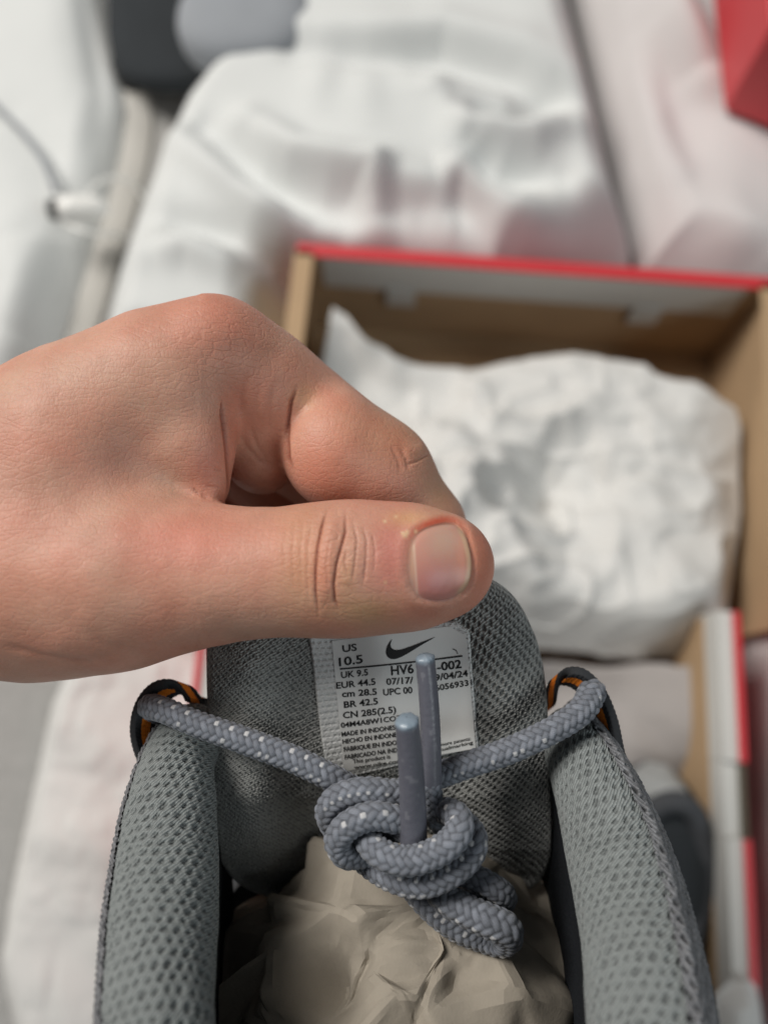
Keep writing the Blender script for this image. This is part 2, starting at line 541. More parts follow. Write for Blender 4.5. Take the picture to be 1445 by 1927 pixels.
# bedding behind the boxes
sheet = drape('duvet', [(610, -80), (590, 20), (505, 95), (412, 180), (342, 270), (295, 370), (258, 475), (228, 565), (206, 660), (198, 760),
                        (420, 800), (900, 640), (1180, 500), (1150, 400), (1118, 260), (1075, 90), (1035, -80)],
              0.0, M['cotton'], 0.085, 0.05,
              [([(560, 95), (700, 105), (830, 100), (960, 140), (1070, 190)], -0.022, 0.010),
               ([(560, 60), (700, 62), (830, 60), (980, 100), (1080, 140)], 0.014, 0.014),
               ([(330, 250), (420, 330), (540, 420), (660, 450)], 0.022, 0.010),
               ([(380, 240), (480, 330), (600, 390), (720, 400)], -0.022, 0.010),
               ([(470, 230), (560, 300), (700, 340), (720, 420)], 0.024, 0.010),
               ([(290, 400), (400, 430), (520, 470)], -0.018, 0.009),
               ([(280, 480), (360, 470), (470, 520)], 0.018, 0.010),
               ([(820, 180), (880, 250), (1000, 260), (1080, 230)], 0.024, 0.010),
               ([(860, 210), (960, 225), (1060, 170)], -0.020, 0.009),
               ([(730, 330), (830, 370), (860, 340), (950, 400), (1080, 430)], 0.024, 0.011),
               ([(760, 400), (860, 380), (960, 440)], -0.020, 0.011),
               ([(880, 280), (930, 330), (1060, 330)], -0.018, 0.009),
               ([(620, 110), (590, 200)], 0.004, 0.009), ([(690, 115), (690, 230)], 0.004, 0.010), ([(750, 115), (780, 210)], 0.004, 0.009)],
              3, n=230, noise_amp=0.010, nscale=7, amp_c=0.0, clip=TRAY)
tag(sheet, 'white cotton duvet bunched in soft folds behind the open shoe box', 'duvet')

sheet2 = drape('bed_sheet', [(1062, -80), (1100, 90), (1140, 260), (1172, 400), (1205, 520), (1330, 560), (1480, 600), (1640, 610), (1620, -80)],
               0.0, M['bounce_cloth'], 0.055, 0.035,
               [([(1130, -30), (1190, 160), (1210, 330), (1215, 460)], 0.022, 0.016),
                ([(1200, 60), (1280, 200), (1330, 420)], -0.014, 0.016),
                ([(1230, -20), (1270, 60), (1320, 150)], 0.03, 0.015),
                ([(1300, 330), (1380, 430), (1440, 480)], 0.010, 0.016)],
               11, n=220, noise_amp=0.007, nscale=7, amp_c=0.0, clip=[FL, FR + u * .012 + v * .004, FR + u * .012 - v * .6, FL - v * .6])
tag(sheet2, 'pale bed sheet right of the gap, under the red box, pink bounce painted in', 'bed sheet')

sheet3 = drape('sheeting', [(1260, 690), (1250, 1100), (1250, 1990), (1660, 2000), (1700, 1300), (1660, 690)], 0.0, M['bounce_cloth'], 0.104, 0.008,
              [([(1440, 800), (1470, 1000), (1460, 1200)], 0.010, 0.014)], 51, n=110, noise_amp=0.006, nscale=7, amp_c=0.0, clip=[FL, FR + u * .004, FR + u * .004 - v * .8, FL - v * .8])
tag(sheet3, 'pale pillow added and raised into the light along the right side of the shoe box', 'sheeting')  # strip of sheet added and raised to clear the shadow of the wall

curtain = drape('blanket', [(-150, -80), (185, -80), (212, 60), (240, 220), (228, 300), (190, 430), (150, 560), (105, 690), (60, 820), (-160, 900)],
                0.0, M['cotton'], 0.035, 0.03,
                [([(20, 220), (90, 300), (120, 380)], -0.010, 0.014),
                 ([(30, 440), (60, 540), (30, 640)], 0.018, 0.018),
                 ([(95, 440), (110, 520), (90, 620)], -0.012, 0.018),
                 ([(140, -30), (170, 100), (190, 240)], -0.010, 0.012)],
                21, n=180, noise_amp=0.005, nscale=6, amp_c=0.0)
tag(curtain, 'white blanket hanging at the left edge of the picture', 'blanket')


def floor_strip(name, pts, z0, z1, w, mat):
    """a board lying along a traced line on the ground"""
    q = G(np.array([p[0] for p in pts], float), np.array([p[1] for p in pts], float), z1)[:, :2]
    q, _ = catmull(np.column_stack([q, np.zeros(len(q))]), 40); q = q[:, :2]
    t = np.gradient(q, axis=0); t /= np.linalg.norm(t, axis=1)[:, None]
    nrm = np.stack([-t[:, 1], t[:, 0]], -1)
    prof = [(-w, z0), (-w, z1 - .003), (-w + .003, z1), (w - .003, z1), (w, z1 - .003), (w, z0)]
    V = np.stack([np.column_stack([q + nrm * a, np.full(len(q), z)]) for a, z in prof], 1)
    Fc = grid_faces(len(q), len(prof), True)
    return build(name, V.reshape(-1, 3), Fc, mat)


rail = floor_strip('bed_rail', [(236, 150), (246, 240), (222, 350), (180, 480), (140, 610), (105, 740), (70, 860)], 0.0, 0.005, 0.020, M['beige'])
tag(rail, 'low pale beige board along the right edge of the left blanket', 'rail')

# charcoal stool with a grey cushion
def superblock(cx, cy, z0, z1, a, b, e=3.0, n=64, m=16, rnd=0.25, rot=0.0):
    th = np.linspace(0, 2 * np.pi, n, endpoint=False)
    ex = np.sign(np.cos(th)) * np.abs(np.cos(th)) ** (2 / e); ey = np.sign(np.sin(th)) * np.abs(np.sin(th)) ** (2 / e)
    rows = []
    for k in range(m + 1):
        ph = -np.pi / 2 + np.pi * k / m
        s = np.cos(ph) ** rnd if abs(np.cos(ph)) > 1e-6 else 0.0
        z = (z0 + z1) / 2 + (z1 - z0) / 2 * np.sign(np.sin(ph)) * abs(np.sin(ph)) ** 0.7
        x, y = a * s * ex, b * s * ey
        rows.append(np.stack([cx + x * math.cos(rot) - y * math.sin(rot), cy + x * math.sin(rot) + y * math.cos(rot), np.full(n, z)], -1))
    return np.vstack(rows), grid_faces(m + 1, n, True)


c = G(405, 40, 0.03)
st = root('stool', (c[0], c[1], 0.0), 'charcoal upholstered stool standing at the top left beyond the duvet', 'stool')
V, Fc = superblock(c[0], c[1] + 0.02, 0.02, 0.05, 0.095, 0.095, 4, rot=0.1)
build('seat', V, Fc, M['dark'], st)
for sx in (-1, 1):
    for sy in (-1, 1):
        V, Fc = superblock(c[0] + sx * 0.08, c[1] + 0.02 + sy * 0.06, 0.0, 0.03, 0.012, 0.012, 2, 24, 8)
        build('leg', V, Fc, M['black'], st)
c = G(455, 30, 0.095)
V, Fc = superblock(c[0], c[1] + 0.012, 0.051, 0.098, 0.056, 0.044, 2.3, rnd=0.5)
cu = build('cushion', V, Fc, M['greycush'])
tag(cu, 'rounded grey cushion lying on the charcoal stool', 'cushion')

# white charger plug with a dark end and its cord, on the left blanket
c = G(150, 392, 0.052)
ad = root('charger_plug', (c[0], c[1], 0.036), 'small glossy white plug with a dark end and thin cord, on the left blanket', 'plug')
pth, _ = catmull(np.array([[c[0] - 0.020, c[1] + 0.001, 0.050], [c[0] + 0.022, c[1] + 0.004, 0.048]]), 30)


def tube(path, rad, nth=24):
    T, N, B = frames(path)
    th = np.linspace(0, 2 * np.pi, nth, endpoint=False)
    rad = np.broadcast_to(rad, (len(path),))
    V = path[:, None] + rad[:, None, None] * (np.cos(th)[None, :, None] * N[:, None] + np.sin(th)[None, :, None] * B[:, None])
    return V.reshape(-1, 3), grid_faces(len(path), nth, True)


prof = 0.0125 * np.linspace(1, .7, 30) * np.sqrt(np.clip(1 - np.abs(np.linspace(-1, 1, 30)) ** 3, 0.0005, 1))
V, Fc = tube(pth, prof); build('body', V, Fc, M['plastic'], ad)
pth2, _ = catmull(np.array([[c[0] - 0.026, c[1] - 0.000, 0.050], [c[0] - 0.017, c[1] + 0.001, 0.050]]), 16)
V, Fc = tube(pth2, 0.0085 * np.sqrt(np.clip(1 - np.abs(np.linspace(-1, 1, 16)) ** 3, 0.0005, 1))); build('dark_end', V, Fc, M['black'], ad)
for cpts in ([(160, 385, .05), (175, 352, .055), (210, 334, .05), (250, 345, .035), (275, 380, .022)], [(120, 420, .045), (170, 438, .045), (220, 440, .03), (262, 446, .022), (300, 440, .012)]):
    cp, _ = catmull(np.array([G(*q) for q in cpts]), 60)
    V, Fc = tube(cp, 0.0016, 12); build('cord', V, Fc, M['plastic'], ad)
cp, _ = catmull(np.array([G(-60, 150, .043), G(0, 205, .043), G(50, 258, .043), G(85, 310, .043), G(104, 360, .042)]), 60)
V, Fc = tube(cp, 0.0022, 12)
tag(build('cable', V, Fc, M['greycush']), 'thin grey cable running over the left blanket towards the plug', 'cable')

# ------------------------------------------------------------------ the red shoe box: two hinged trays
bx = root('shoe_box', tuple(G(950, 1150, 0.0)), 'open red cardboard shoe box with kraft inside, its two trays hinged apart', 'shoe box')


def tray_wall(parent, a, b, h0, h1, inward, out_mat, in_mat, name, strip=0.0, th=0.004, rim=0.009):
    """a wall from ground points a to b: outer red skin folded over the rim, board inside"""
    a, b = np.array(a[:2]), np.array(b[:2]); n = np.array(inward)
    def slab(o0, o1, z0, z1, mat, nm, par, s0=0.0, s1=1.0):
        q = [a + (b - a) * s0 + n * o0, a + (b - a) * s1 + n * o0, a + (b - a) * s1 + n * o1, a + (b - a) * s0 + n * o1]
        V = np.array([[*p, z] for z in (z0, z1) for p in q])
        Fc = np.array([[0, 3, 2, 1], [4, 5, 6, 7], [0, 1, 5, 4], [1, 2, 6, 5], [2, 3, 7, 6], [3, 0, 4, 7]])
        return build(nm, V, Fc, mat, par, smooth=False)
    w = slab(0, th, h0, h1, in_mat, name, parent)
    slab(-0.0012, -0.0002, h0, h1, out_mat, 'red_skin', w)
    slab(-0.0012, rim, h1 + 0.0003, h1 + 0.0018, out_mat, 'red_rim', w)
    if strip:
        slab(th + 0.0002, th + 0.0015, h1 - strip, h1 - 0.0003, M['white_board'], 'folded_flap', w, 0.05, 0.95)
        for s in (0.19, 0.74):
            slab(th + 0.0018, th + 0.0034, h1 - strip - 0.018, h1 - strip + 0.004, M['white_board'], 'flap_tab', w, s, s + 0.065)
    return w


tray_wall(bx, FL, FR, 0.004, RIM, -v, M['red'], M['kraft'], 'back_wall', 0.04, rim=0.008)
tray_wall(bx, FL - v * .0045, NL, 0.004, RIM, u, M['kraft'], M['kraft'], 'side_wall', 0.0, rim=0.012)
tray_wall(bx, FR - v * .0045, NR, 0.004, RIM, -u, M['kraft'], M['kraft'], 'side_wall', 0.0, rim=0.012)


def slab_quad(name, q, z0, z1, mat, par):
    V = np.array([[*p[:2], z] for z in (z0, z1) for p in q])
    Fc = np.array([[0, 3, 2, 1], [4, 5, 6, 7], [0, 1, 5, 4], [1, 2, 6, 5], [2, 3, 7, 6], [3, 0, 4, 7]])
    return build(name, V, Fc, mat, par, smooth=False)


slab_quad('base_panel', [NL, NR, FR, FL], 0.001, 0.0035, M['kraft'], bx)
# lower tray (continues from the hinge towards the camera)
u2d = (G(1430, 1900, RIM) - G(1392, 1150, RIM))[:2]; u2d /= np.linalg.norm(u2d)
NR2 = G(1386, 1152, RIM)[:2]; NL2 = NR2 - u * 0.325
w2 = np.array([-u2d[1], u2d[0]])
ER = NR2 + u2d * 0.235; EL = NL2 + u2d * 0.235
# right wall split by the thumb notch
s_a, s_b = 0.088, 0.130
tray_wall(bx, NR2, NR2 + u2d * s_a, 0.004, RIM, -u, M['red'], M['white_board'], 'end_wall', 0.0, th=0.012, rim=0.003)
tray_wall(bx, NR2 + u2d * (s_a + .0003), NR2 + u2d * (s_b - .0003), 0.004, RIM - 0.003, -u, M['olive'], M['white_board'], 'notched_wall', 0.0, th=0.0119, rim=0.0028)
tray_wall(bx, NR2 + u2d * s_b, ER, 0.004, RIM, -u, M['red'], M['white_board'], 'end_wall', 0.0, th=0.012, rim=0.003)
tray_wall(bx, NL2, EL, 0.004, RIM, u, M['red'], M['white_board'], 'end_wall', 0.0, th=0.012, rim=0.003)
tray_wall(bx, EL + u2d * .002, ER + u2d * .002, 0.004, RIM, -u2d, M['red'], M['kraft'], 'front_wall', 0.0, rim=0.004)
slab_quad('base_panel', [EL, ER, NR2, NL2], 0.001, 0.0033, M['kraft'], bx)
slab_quad('hinge_panel', [NL2 + v * .001, NR2 + v * .001, NR - v * .001, NL - v * .001], 0.001, 0.045, M['kraft'], bx)
slab_quad('kraft_liner', [NR2 - u * .0135 + u2d * .002, NR2 - u * .0125 + u2d * .002, NR2 - u * .0125 + u2d * .225, NR2 - u * .0135 + u2d * .225], 0.004, RIM - 0.020, M['kraft'], bx)

# tissue paper heaped in the far tray
def tissue_patch(name, nrow, rows, mat, seed, label, big=0.012, fine=0.004, n=150):
    """rows: control rows (px, py, z) -> thin sheet with long straight folds and finer creases gathered in the middle"""
    r = np.random.default_rng(seed)
    rows = [catmull(np.array([np.append(G(x, y, z), 0)[:3] for x, y, z in q]), n)[0] for q in rows]
    A = np.array(rows)
    S2 = np.stack([catmull(A[:, j], n)[0] for j in range(n)], 1)
    uv = np.stack(np.meshgrid(np.linspace(0, 1, n), np.linspace(0, 1, n), indexing='ij'), -1)
    act = 0.3 + 0.9 * np.exp(-(((uv[..., 1] - .45) / .32) ** 2 + ((uv[..., 0] - .42) / .26) ** 2))
    edge = smoothstep(0, .08, np.minimum(uv, 1 - uv).min(-1))
    h = folds(S2, 46, seed, big, 0.075, 2) * (0.5 + 0.5 * act) + folds(S2, 90, seed + 1, big * .45, 0.035, 2) * act + folds(S2, 260, seed + 2, fine, 0.016, 2) * act
    an = S2 * np.array([17, 26, 17]) + 0.6 * np.stack([fbm(S2 * 20, 2, seed + 11)] * 3, -1)
    rdg = (1 - np.abs(2 * vnoise(an, seed + 12) - 1)) ** 4 + 0.55 * (1 - np.abs(2 * vnoise(an[..., [1, 0, 2]] * 1.9 + 4, seed + 13) - 1)) ** 4
    h = h + fine * 1.1 * rdg * (0.35 + act)
    h = h * (0.35 + 0.65 * edge)
    rag = 0.006 * (fbm(S2 * 45, 2, seed + 7) - .5) * (1 - edge)
    V = S2 + h[..., None] * np.array([0, 0.25, 0.97]) + rag[..., None] * np.array([1.0, 1.0, 0])
    o = build(name, V.reshape(-1, 3), grid_faces(n, n), mat)
    md = o.modifiers.new('thick', 'SOLIDIFY'); md.thickness = 0.0004
    tag(o, label, 'tissue paper')
    return o


tissue_patch('tissue_paper', 0, [
    [(628, 570, .10), (700, 640, .088), (790, 684, .072), (920, 690, .066), (1050, 668, .07), (1200, 690, .078), (1320, 730, .082), (1386, 770, .076)],
    [(605, 690, .085), (700, 730, .074), (820, 770, .074), (930, 780, .080), (1060, 765, .086), (1200, 775, .084), (1320, 800, .084), (1396, 836, .072)],
    [(590, 820, .075), (700, 830, .078), (820, 850, .085), (950, 870, .086), (1070, 880, .080), (1200, 890, .080), (1310, 900, .082), (1394, 930, .066)],
    [(570, 960, .080), (700, 950, .088), (820, 960, .095), (950, 975, .096), (1070, 990, .092), (1190, 1010, .090), (1290, 1020, .084), (1388, 1012, .064)],
    [(540, 1080, .088), (700, 1060, .098), (820, 1050, .104), (950, 1058, .105), (1070, 1075, .102), (1190, 1090, .098), (1280, 1100, .092), (1378, 1092, .064)],
    [(520, 1140, .080), (700, 1130, .085), (820, 1118, .088), (950, 1120, .088), (1070, 1140, .088), (1190, 1160, .086), (1270, 1170, .080), (1364, 1150, .060)],
    [(510, 1240, .040), (700, 1220, .045), (820, 1220, .045), (950, 1220, .045), (1070, 1230, .045), (1190, 1240, .045), (1260, 1240, .042), (1346, 1230, .036)],
], M['tissue'], 4, 'crumpled white tissue paper heaped in the far tray of the shoe box', 0.0105, 0.0055, 190)

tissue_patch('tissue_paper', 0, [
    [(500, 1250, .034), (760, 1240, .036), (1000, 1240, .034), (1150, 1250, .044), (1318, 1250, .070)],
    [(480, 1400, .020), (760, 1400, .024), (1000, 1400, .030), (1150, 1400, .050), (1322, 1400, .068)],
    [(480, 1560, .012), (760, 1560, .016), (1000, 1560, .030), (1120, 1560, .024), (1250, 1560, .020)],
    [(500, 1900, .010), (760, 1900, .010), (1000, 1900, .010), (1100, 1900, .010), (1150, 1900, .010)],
], M['shaded_tissue'], 14, 'rumpled tissue paper with painted-in shade lining the near tray beside the second sneaker', 0.008, 0.003, 110)

# red carton at the top right
A_ = G(1362, 208, 0.062)
RC = root('red_carton', tuple(A_), 'closed red carton lying tilted on the bed sheet at the top right', 'carton')
B_ = G(1452, 50, 0.150); C_ = G(1540, 275, 0.070); D_ = G(1337, -40, 0.075)
e1, e2, e3 = B_ - A_, C_ - A_, D_ - A_
V = np.array([A_ + a * e1 + b * e2 + c * e3 for a in (0, 1) for b in (0, 1) for c in (0, 1)])
Fb = np.array([[0, 1, 3, 2], [4, 6, 7, 5], [0, 4, 5, 1], [2, 3, 7, 6], [0, 2, 6, 4], [1, 5, 7, 3]])
o = build('carton_body', V, Fb, M['red'], RC, smooth=False)
md = o.modifiers.new('bevel', 'BEVEL'); md.width = 0.002; md.segments = 2
o2 = A_ + e1 * 0.72 - (e2 + e3) * 0.006
V = np.array([o2 + a * e1 * 0.295 + b * e2 * 1.012 + c * e3 * 1.012 for a in (0, 1) for b in (0, 1) for c in (0, 1)])
o = build('carton_lid', V, Fb, M['red'], RC, smooth=False)
md = o.modifiers.new('bevel', 'BEVEL'); md.width = 0.002; md.segments = 2

# loose sheet on the floor, left
ls = drape('paper_sheet', [(10, 1800), (60, 1560), (110, 1330), (150, 1235), (330, 1215), (420, 1260), (440, 1500), (430, 2000), (60, 2010)],
           0.0, M['tissue'], 0.012, 0.012,
           [([(110, 1330), (200, 1400), (330, 1420)], 0.006, 0.01), ([(70, 1560), (180, 1580), (300, 1700)], 0.005, 0.012),
            ([(40, 1780), (150, 1800), (260, 1900)], -0.005, 0.012)], 31, n=140, noise_amp=0.004, nscale=12, amp_c=0.006)
tag(ls, 'loose creased tissue paper sheet on the floor left of the shoe box', 'paper')
ls = drape('paper_sheet', [(1345, 1990), (1352, 1880), (1392, 1842), (1420, 1880), (1436, 2000)], RIM + 0.002, M['tissue'], 0.008, 0.008, [], 33, n=60, noise_amp=0.002, nscale=14, amp_c=0.005)
tag(ls, 'white paper scrap over the corner of the near tray, bottom right', 'paper')

# ------------------------------------------------------------------ the second sneaker, lying in the near tray
def far_shoe():
    o0 = G(1180, 1810, 0.05)
    rt = root('sneaker', (o0[0], o0[1], 0.012), 'blurred dark grey sneaker with pale and orange accents lying in the near tray', 'sneaker')
    ang = math.radians(-104)
    ca, sa = math.cos(ang), math.sin(ang)
    def place(p):   # local: x along shoe (heel 0 .. toe .29), y across, z up
        p = np.asarray(p) - np.array([0.12, 0, 0])
        return np.stack([o0[0] + p[:, 0] * ca - p[:, 1] * sa, o0[1] + p[:, 0] * sa + p[:, 1] * ca, 0.006 + p[:, 2]], -1)
    t = np.linspace(0, 1, 60)
    w = np.interp(t, [0, .04, .15, .35, .5, .75, .9, .97, 1], [.008, .024, .033, .031, .034, .043, .036, .02, .006])
    hh = np.interp(t, [0, .05, .2, .35, .5, .7, .9, 1], [.06, .085, .078, .085, .085, .055, .04, .02])
    ph = np.linspace(0, np.pi, 32)
    def sheet(t0, t1, scale, zmin, zmax, p0=0.0, p1=1.0):
        m = (t >= t0) & (t <= t1); ph = np.linspace(p0 * np.pi, p1 * np.pi, 32)
        V = np.stack([np.stack([np.full(32, x * .26), np.cos(ph) ** 1 * ww * scale, .02 + np.clip(np.sin(ph), zmin, zmax) * (h - .02) * scale], -1) for x, ww, h in zip(t[m], w[m], hh[m])])
        return V.reshape(-1, 3), grid_faces(m.sum(), 32)
    V, Fc = sheet(0, .62, 1.0, 0, 1); build('upper', place(V), Fc, M['greyfab'], rt)
    V, Fc = sheet(.60, 1, 1.0, 0, 1); build('toe_cap', place(V), Fc, M['dark'], rt)
    th = np.linspace(0, 2 * np.pi, 80, endpoint=False)
    sole_t = (1 - np.cos(np.linspace(0, np.pi, 40))) / 2
    sw = np.interp(sole_t, t, w) * 1.06 + .002
    ring = np.vstack([np.column_stack([sole_t * .26, sw]), np.column_stack([sole_t[::-1] * .26, -sw[::-1]])])
    rows = [np.column_stack([ring * s + np.array([.13 * (1 - s), 0]), np.full(len(ring), z)]) for s, z in ((.0, .001), (.95, .001), (1.0, .004), (1.0, .022), (.97, .026), (.6, .026))]
    build('midsole', place(np.vstack(rows)), grid_faces(len(rows), len(ring), True), M['midsole'], rt)
    V, Fc = sheet(0.0, .10, 1.03, 0, 1, .42, .80); build('heel_tab', place(V), Fc, M['silver'], rt)
    V, Fc = sheet(.27, .42, 1.03, 0, 1, .10, .30); build('side_overlay', place(V), Fc, M['silver'], rt)
    V, Fc = sheet(.16, .22, 1.04, 0, 1, .22, .34); build('orange_flash', place(V), Fc, M['orange'], rt)
    th = np.linspace(0, 2 * np.pi, 60, endpoint=False)
    loop = np.stack([.065 + .045 * np.cos(th), .024 * np.sin(th), .086 + .006 * np.cos(2 * th)], -1)
    T, N, B = frames(np.vstack([loop, loop[:1]]))
    ps = np.linspace(0, 2 * np.pi, 14, endpoint=False)
    up = np.array([0, 0, 1.0]); outv = np.cross(T[:-1], up)
    V = loop[:, None] + .007 * (np.cos(ps)[None, :, None] * outv[:, None] + np.sin(ps)[None, :, None] * up)
    build('collar', place(V.reshape(-1, 3)), grid_faces(60, 14, True, True), M['greyfab'], rt)
    V = np.stack([np.column_stack([.065 + .045 * k * np.cos(th), .024 * k * np.sin(th), np.full(60, .088)]) for k in (.98, .6, .02)]).reshape(-1, 3)
    build('opening', place(V), grid_faces(3, 60, True), M['dark'], rt)
    return rt


far_shoe()

# ================================================================== THE SNEAKER IN THE HAND
base_sh = PW(740, 1160, 0.37)
SH = root('sneaker', tuple(base_sh), 'grey knit sneaker held up by its padded tongue, stuffed with kraft paper', 'sneaker')


def hole_pattern(s, w, ps, pw, rs, rw, jitter=0.0, seed=0):
    """staggered knit cells; returns 0..1 depth of the cell"""
    r = np.floor(s / ps)
    w2 = w + 0.5 * pw * (r % 2)
    cs = (s / ps - r - 0.5) * ps
    k = np.floor(w2 / pw)
    cw = (w2 / pw - k - 0.5) * pw
    j = np.stack([r, k, np.zeros_like(r)], -1).astype(np.int64)
    jr = 1 + jitter * (_hash(j, seed) - 0.5)
    q = (np.abs(cs) / (rs * jr)) ** 2.4 + (np.abs(cw) / (rw * jr)) ** 2.4
    return 1 - smoothstep(0.35, 1.25, q)


# ---- padded collar (two visible arms joining round the heel)
L_ctl = [(385, 1335, .1760, 40), (362, 1385, .1705, 58), (336, 1440, .1650, 66), (323, 1530, .1570, 82), (316, 1640, .1490, 95), (305, 1760, .1400, 101), (298, 1880, .1310, 102), (295, 1990, .1240, 106)]
R_ctl = [(1046, 1345, .1760, 38), (1074, 1390, .1705, 56), (1098, 1440, .1650, 66), (1134, 1530, .1570, 79), (1166, 1640, .1490, 92), (1194, 1760, .1400, 99), (1213, 1880, .1310, 108), (1226, 1990, .1240, 113)]


def ctl(c):
    c = np.array(c, float)
    return np.column_stack([P(c[:, 0], c[:, 1], c[:, 2]), c[:, 3] * c[:, 2] / FPX])


Lc, Rc = ctl(L_ctl), ctl(R_ctl)
heel = np.array([[-.0355, -.100, -.108, .0092], [-.028, -.108, -.090, .0088], [-.013, -.108, -.078, .0085], [.003, -.107, -.075, .0085],
                 [.020, -.108, -.078, .0085], [.034, -.108, -.090, .0088], [.041, -.100, -.108, .0092]])
full = np.vstack([Lc, heel, Rc[::-1]])
path, S = catmull(full, 1250)
rad = path[:, 3]; path = path[:, :3]
T, _, _ = frames(path)
# fixed reference: "out" direction in the plane of the opening
cen = np.array([0.003, -0.075, -0.130])
vout = path - cen
vout = vout - T * np.sum(vout * T, 1)[:, None]; vout /= np.linalg.norm(vout, axis=1)[:, None]
vup = np.cross(T, vout); vup *= np.sign(vup[:, 2:3] * 1.0)          # towards the camera
nth = 180
th = np.linspace(0, 2 * np.pi, nth, endpoint=False)
wmm = th[None, :] * 0.0098
# lock a constant number of cells round the roll
NC = 28
ws = th[None, :] / (2 * np.pi) * NC
us = S[:, None] / 0.00195
skew = np.where(np.arange(len(S)) < len(S) // 2, 1, -1)[:, None] * 0.0
wob = 0.22 * (fbm(np.stack([us * 0.6 + 0 * ws, ws * 0.6 + 0 * us, 0 * ws + 0 * us], -1), 2, 61) - .5) * 2
ui = us + 0.30 * ws * 0 + wob; wi = ws + 0.5 * np.floor(ui) % 1.0 + wob * 0.7
cu_, cw_ = ui - np.floor(ui) - .5, wi - np.floor(wi) - .5
jit = 0.75 + 0.5 * _hash(np.stack(np.broadcast_arrays(np.floor(ui), np.floor(wi), 0 * ui), -1).astype(np.int64), 3)
qd_ = (np.abs(cu_ + 0.35 * cw_) / (0.30 * jit)) ** 2 + (np.abs(cw_) / (0.33 * jit)) ** 2
hole = 1 - smoothstep(0.15, 1.35, qd_)
bar = np.exp(-((cu_ - 0.25 * cw_) / 0.07) ** 2) * (hole > .3) * 0.45          # a stray thread across each cell
hole = np.clip(hole - bar, 0, 1)
uvC = np.stack(np.broadcast_arrays(S[:, None] * 1000, ws * 2.1, 0 * ws), -1).reshape(-1, 3)
lump = fbm(np.stack([S[:, None] * 60 * np.ones_like(th), np.cos(th)[None] * 1.5 * np.ones_like(S[:, None]), np.sin(th)[None] * 1.5 * np.ones_like(S[:, None])], -1), 3, 5) - 0.5
stitch = 0.00006 * np.sin(S[:, None] / 0.00165 * 4 * np.pi + th[None] * NC * 1.0)
endf = np.minimum(1, np.minimum(S, S[-1] - S) / 0.006); endf = np.sqrt(np.clip(1 - (1 - endf) ** 2, 0.0004, 1))
rr = rad[:, None] * endf[:, None] * (1 + 0.10 * lump) - 0.00060 * hole
V = path[:, None] + rr[..., None] * (np.cos(th)[None, :, None] * vout[:, None] + 1.15 * np.sin(th)[None, :, None] * vup[:, None])
Vcol = V.reshape(-1, 3)
build('collar', c2w(Vcol), grid_faces(len(path), nth, True), M['collar'], SH, attrs={'hole': np.clip(hole.ravel() * 0.60, 0, 1), 'uvw': uvC})

# ---- outer mesh upper, starting at the seam on the outside of the roll
def ring_pt(ang, k=1.0):
    ang = np.broadcast_to(ang, (len(path),))[:, None]
    return path + k * rad[:, None] * endf[:, None] * (np.cos(ang) * vout + 1.15 * np.sin(ang) * vup)


Tsole = np.array([0, 0.28, -0.96]); Usole = np.array([0, 0.96, 0.28])
def sole_ring(m, grow=0.0):
    """sole outline point facing each collar sample (left throat > heel > right throat)"""
    t = np.linspace(0, 1, m)
    ang = np.pi * (t)                                         # 0 left throat .. pi right throat
    hx = np.where(t < .5, -1, 1) * (0.041 + grow) * np.clip(np.abs(np.cos(ang)) ** 0.35, 0, 1) * np.where(np.abs(t - .5) < 1e-9, 0, 1)
    back = 0.118 * np.sin(ang) ** 0.8
    o = np.array([0.003, -0.137, -0.196])
    return o + np.stack([hx, np.zeros(m), np.zeros(m)], -1) - Tsole * back[:, None]


sub = slice(30, -30, 1)
seam_n = len(path[sub])
sole = sole_ring(seam_n, 0.004)
sfrac = np.linspace(0, 1, len(path))
a0 = np.radians(np.interp(sfrac, [0, .3, .7, 1], [42, 42, 80, 76])) + np.radians(3) * (fbm(np.stack([S * 300, S * 0, S * 0], -1), 2, 3) - .5)
seam = ring_pt(a0 - math.radians(10), 1.05)[sub]
below = ring_pt(a0 - math.radians(50), 1.08)[sub]
below2 = ring_pt(math.radians(-40), 1.12)[sub]
nr = 100
rows = []
ctrl_rows = [ring_pt(a0, 0.985)[sub], seam, below, below2 * .8 + sole * .2 + vout[sub] * .002, below2 * .35 + sole * .65 + vout[sub] * .003, sole]
ctrl_rows = np.array(ctrl_rows)
tt = np.linspace(0, 1, nr) ** 1.5 * (len(ctrl_rows) - 1)
for t in tt:
    k = min(int(t), len(ctrl_rows) - 2); f = t - k
    rows.append(ctrl_rows[k] * (1 - f) + ctrl_rows[k + 1] * f)
U = np.array(rows)
Sg = S[sub][None, :] * np.ones((nr, 1))
Wg = np.concatenate([np.zeros((1, seam_n)), np.cumsum(np.linalg.norm(np.diff(U, axis=0), axis=2), 0)], 0)
h2 = hole_pattern(Wg * 0.85 + Sg * 0.5, Sg * 0.85 - Wg * 0.5, 0.0017, 0.0019, 0.00042, 0.00060, 0.7, 9)
Uf = U.reshape(-1, 3)
nn = vnormals(Uf, grid_faces(nr, seam_n))
if np.mean(np.sum(nn * np.tile(vout[sub], (nr, 1)), 1)) < 0:
    nn = -nn
Uf = Uf - nn * (0.0007 * h2.ravel())[:, None] + nn * (0.0003 + 0.0003 * np.abs(np.sin(Sg / 0.0011 * np.pi + Wg / 0.0013 * np.pi))).ravel()[:, None]
build('upper_mesh', c2w(Uf), grid_faces(nr, seam_n), M['upper'], SH, attrs={'hole': h2.ravel() * 0.9, 'uvw': np.stack([Sg * 1000, Wg * 1000, 0 * Sg], -1).reshape(-1, 3)})

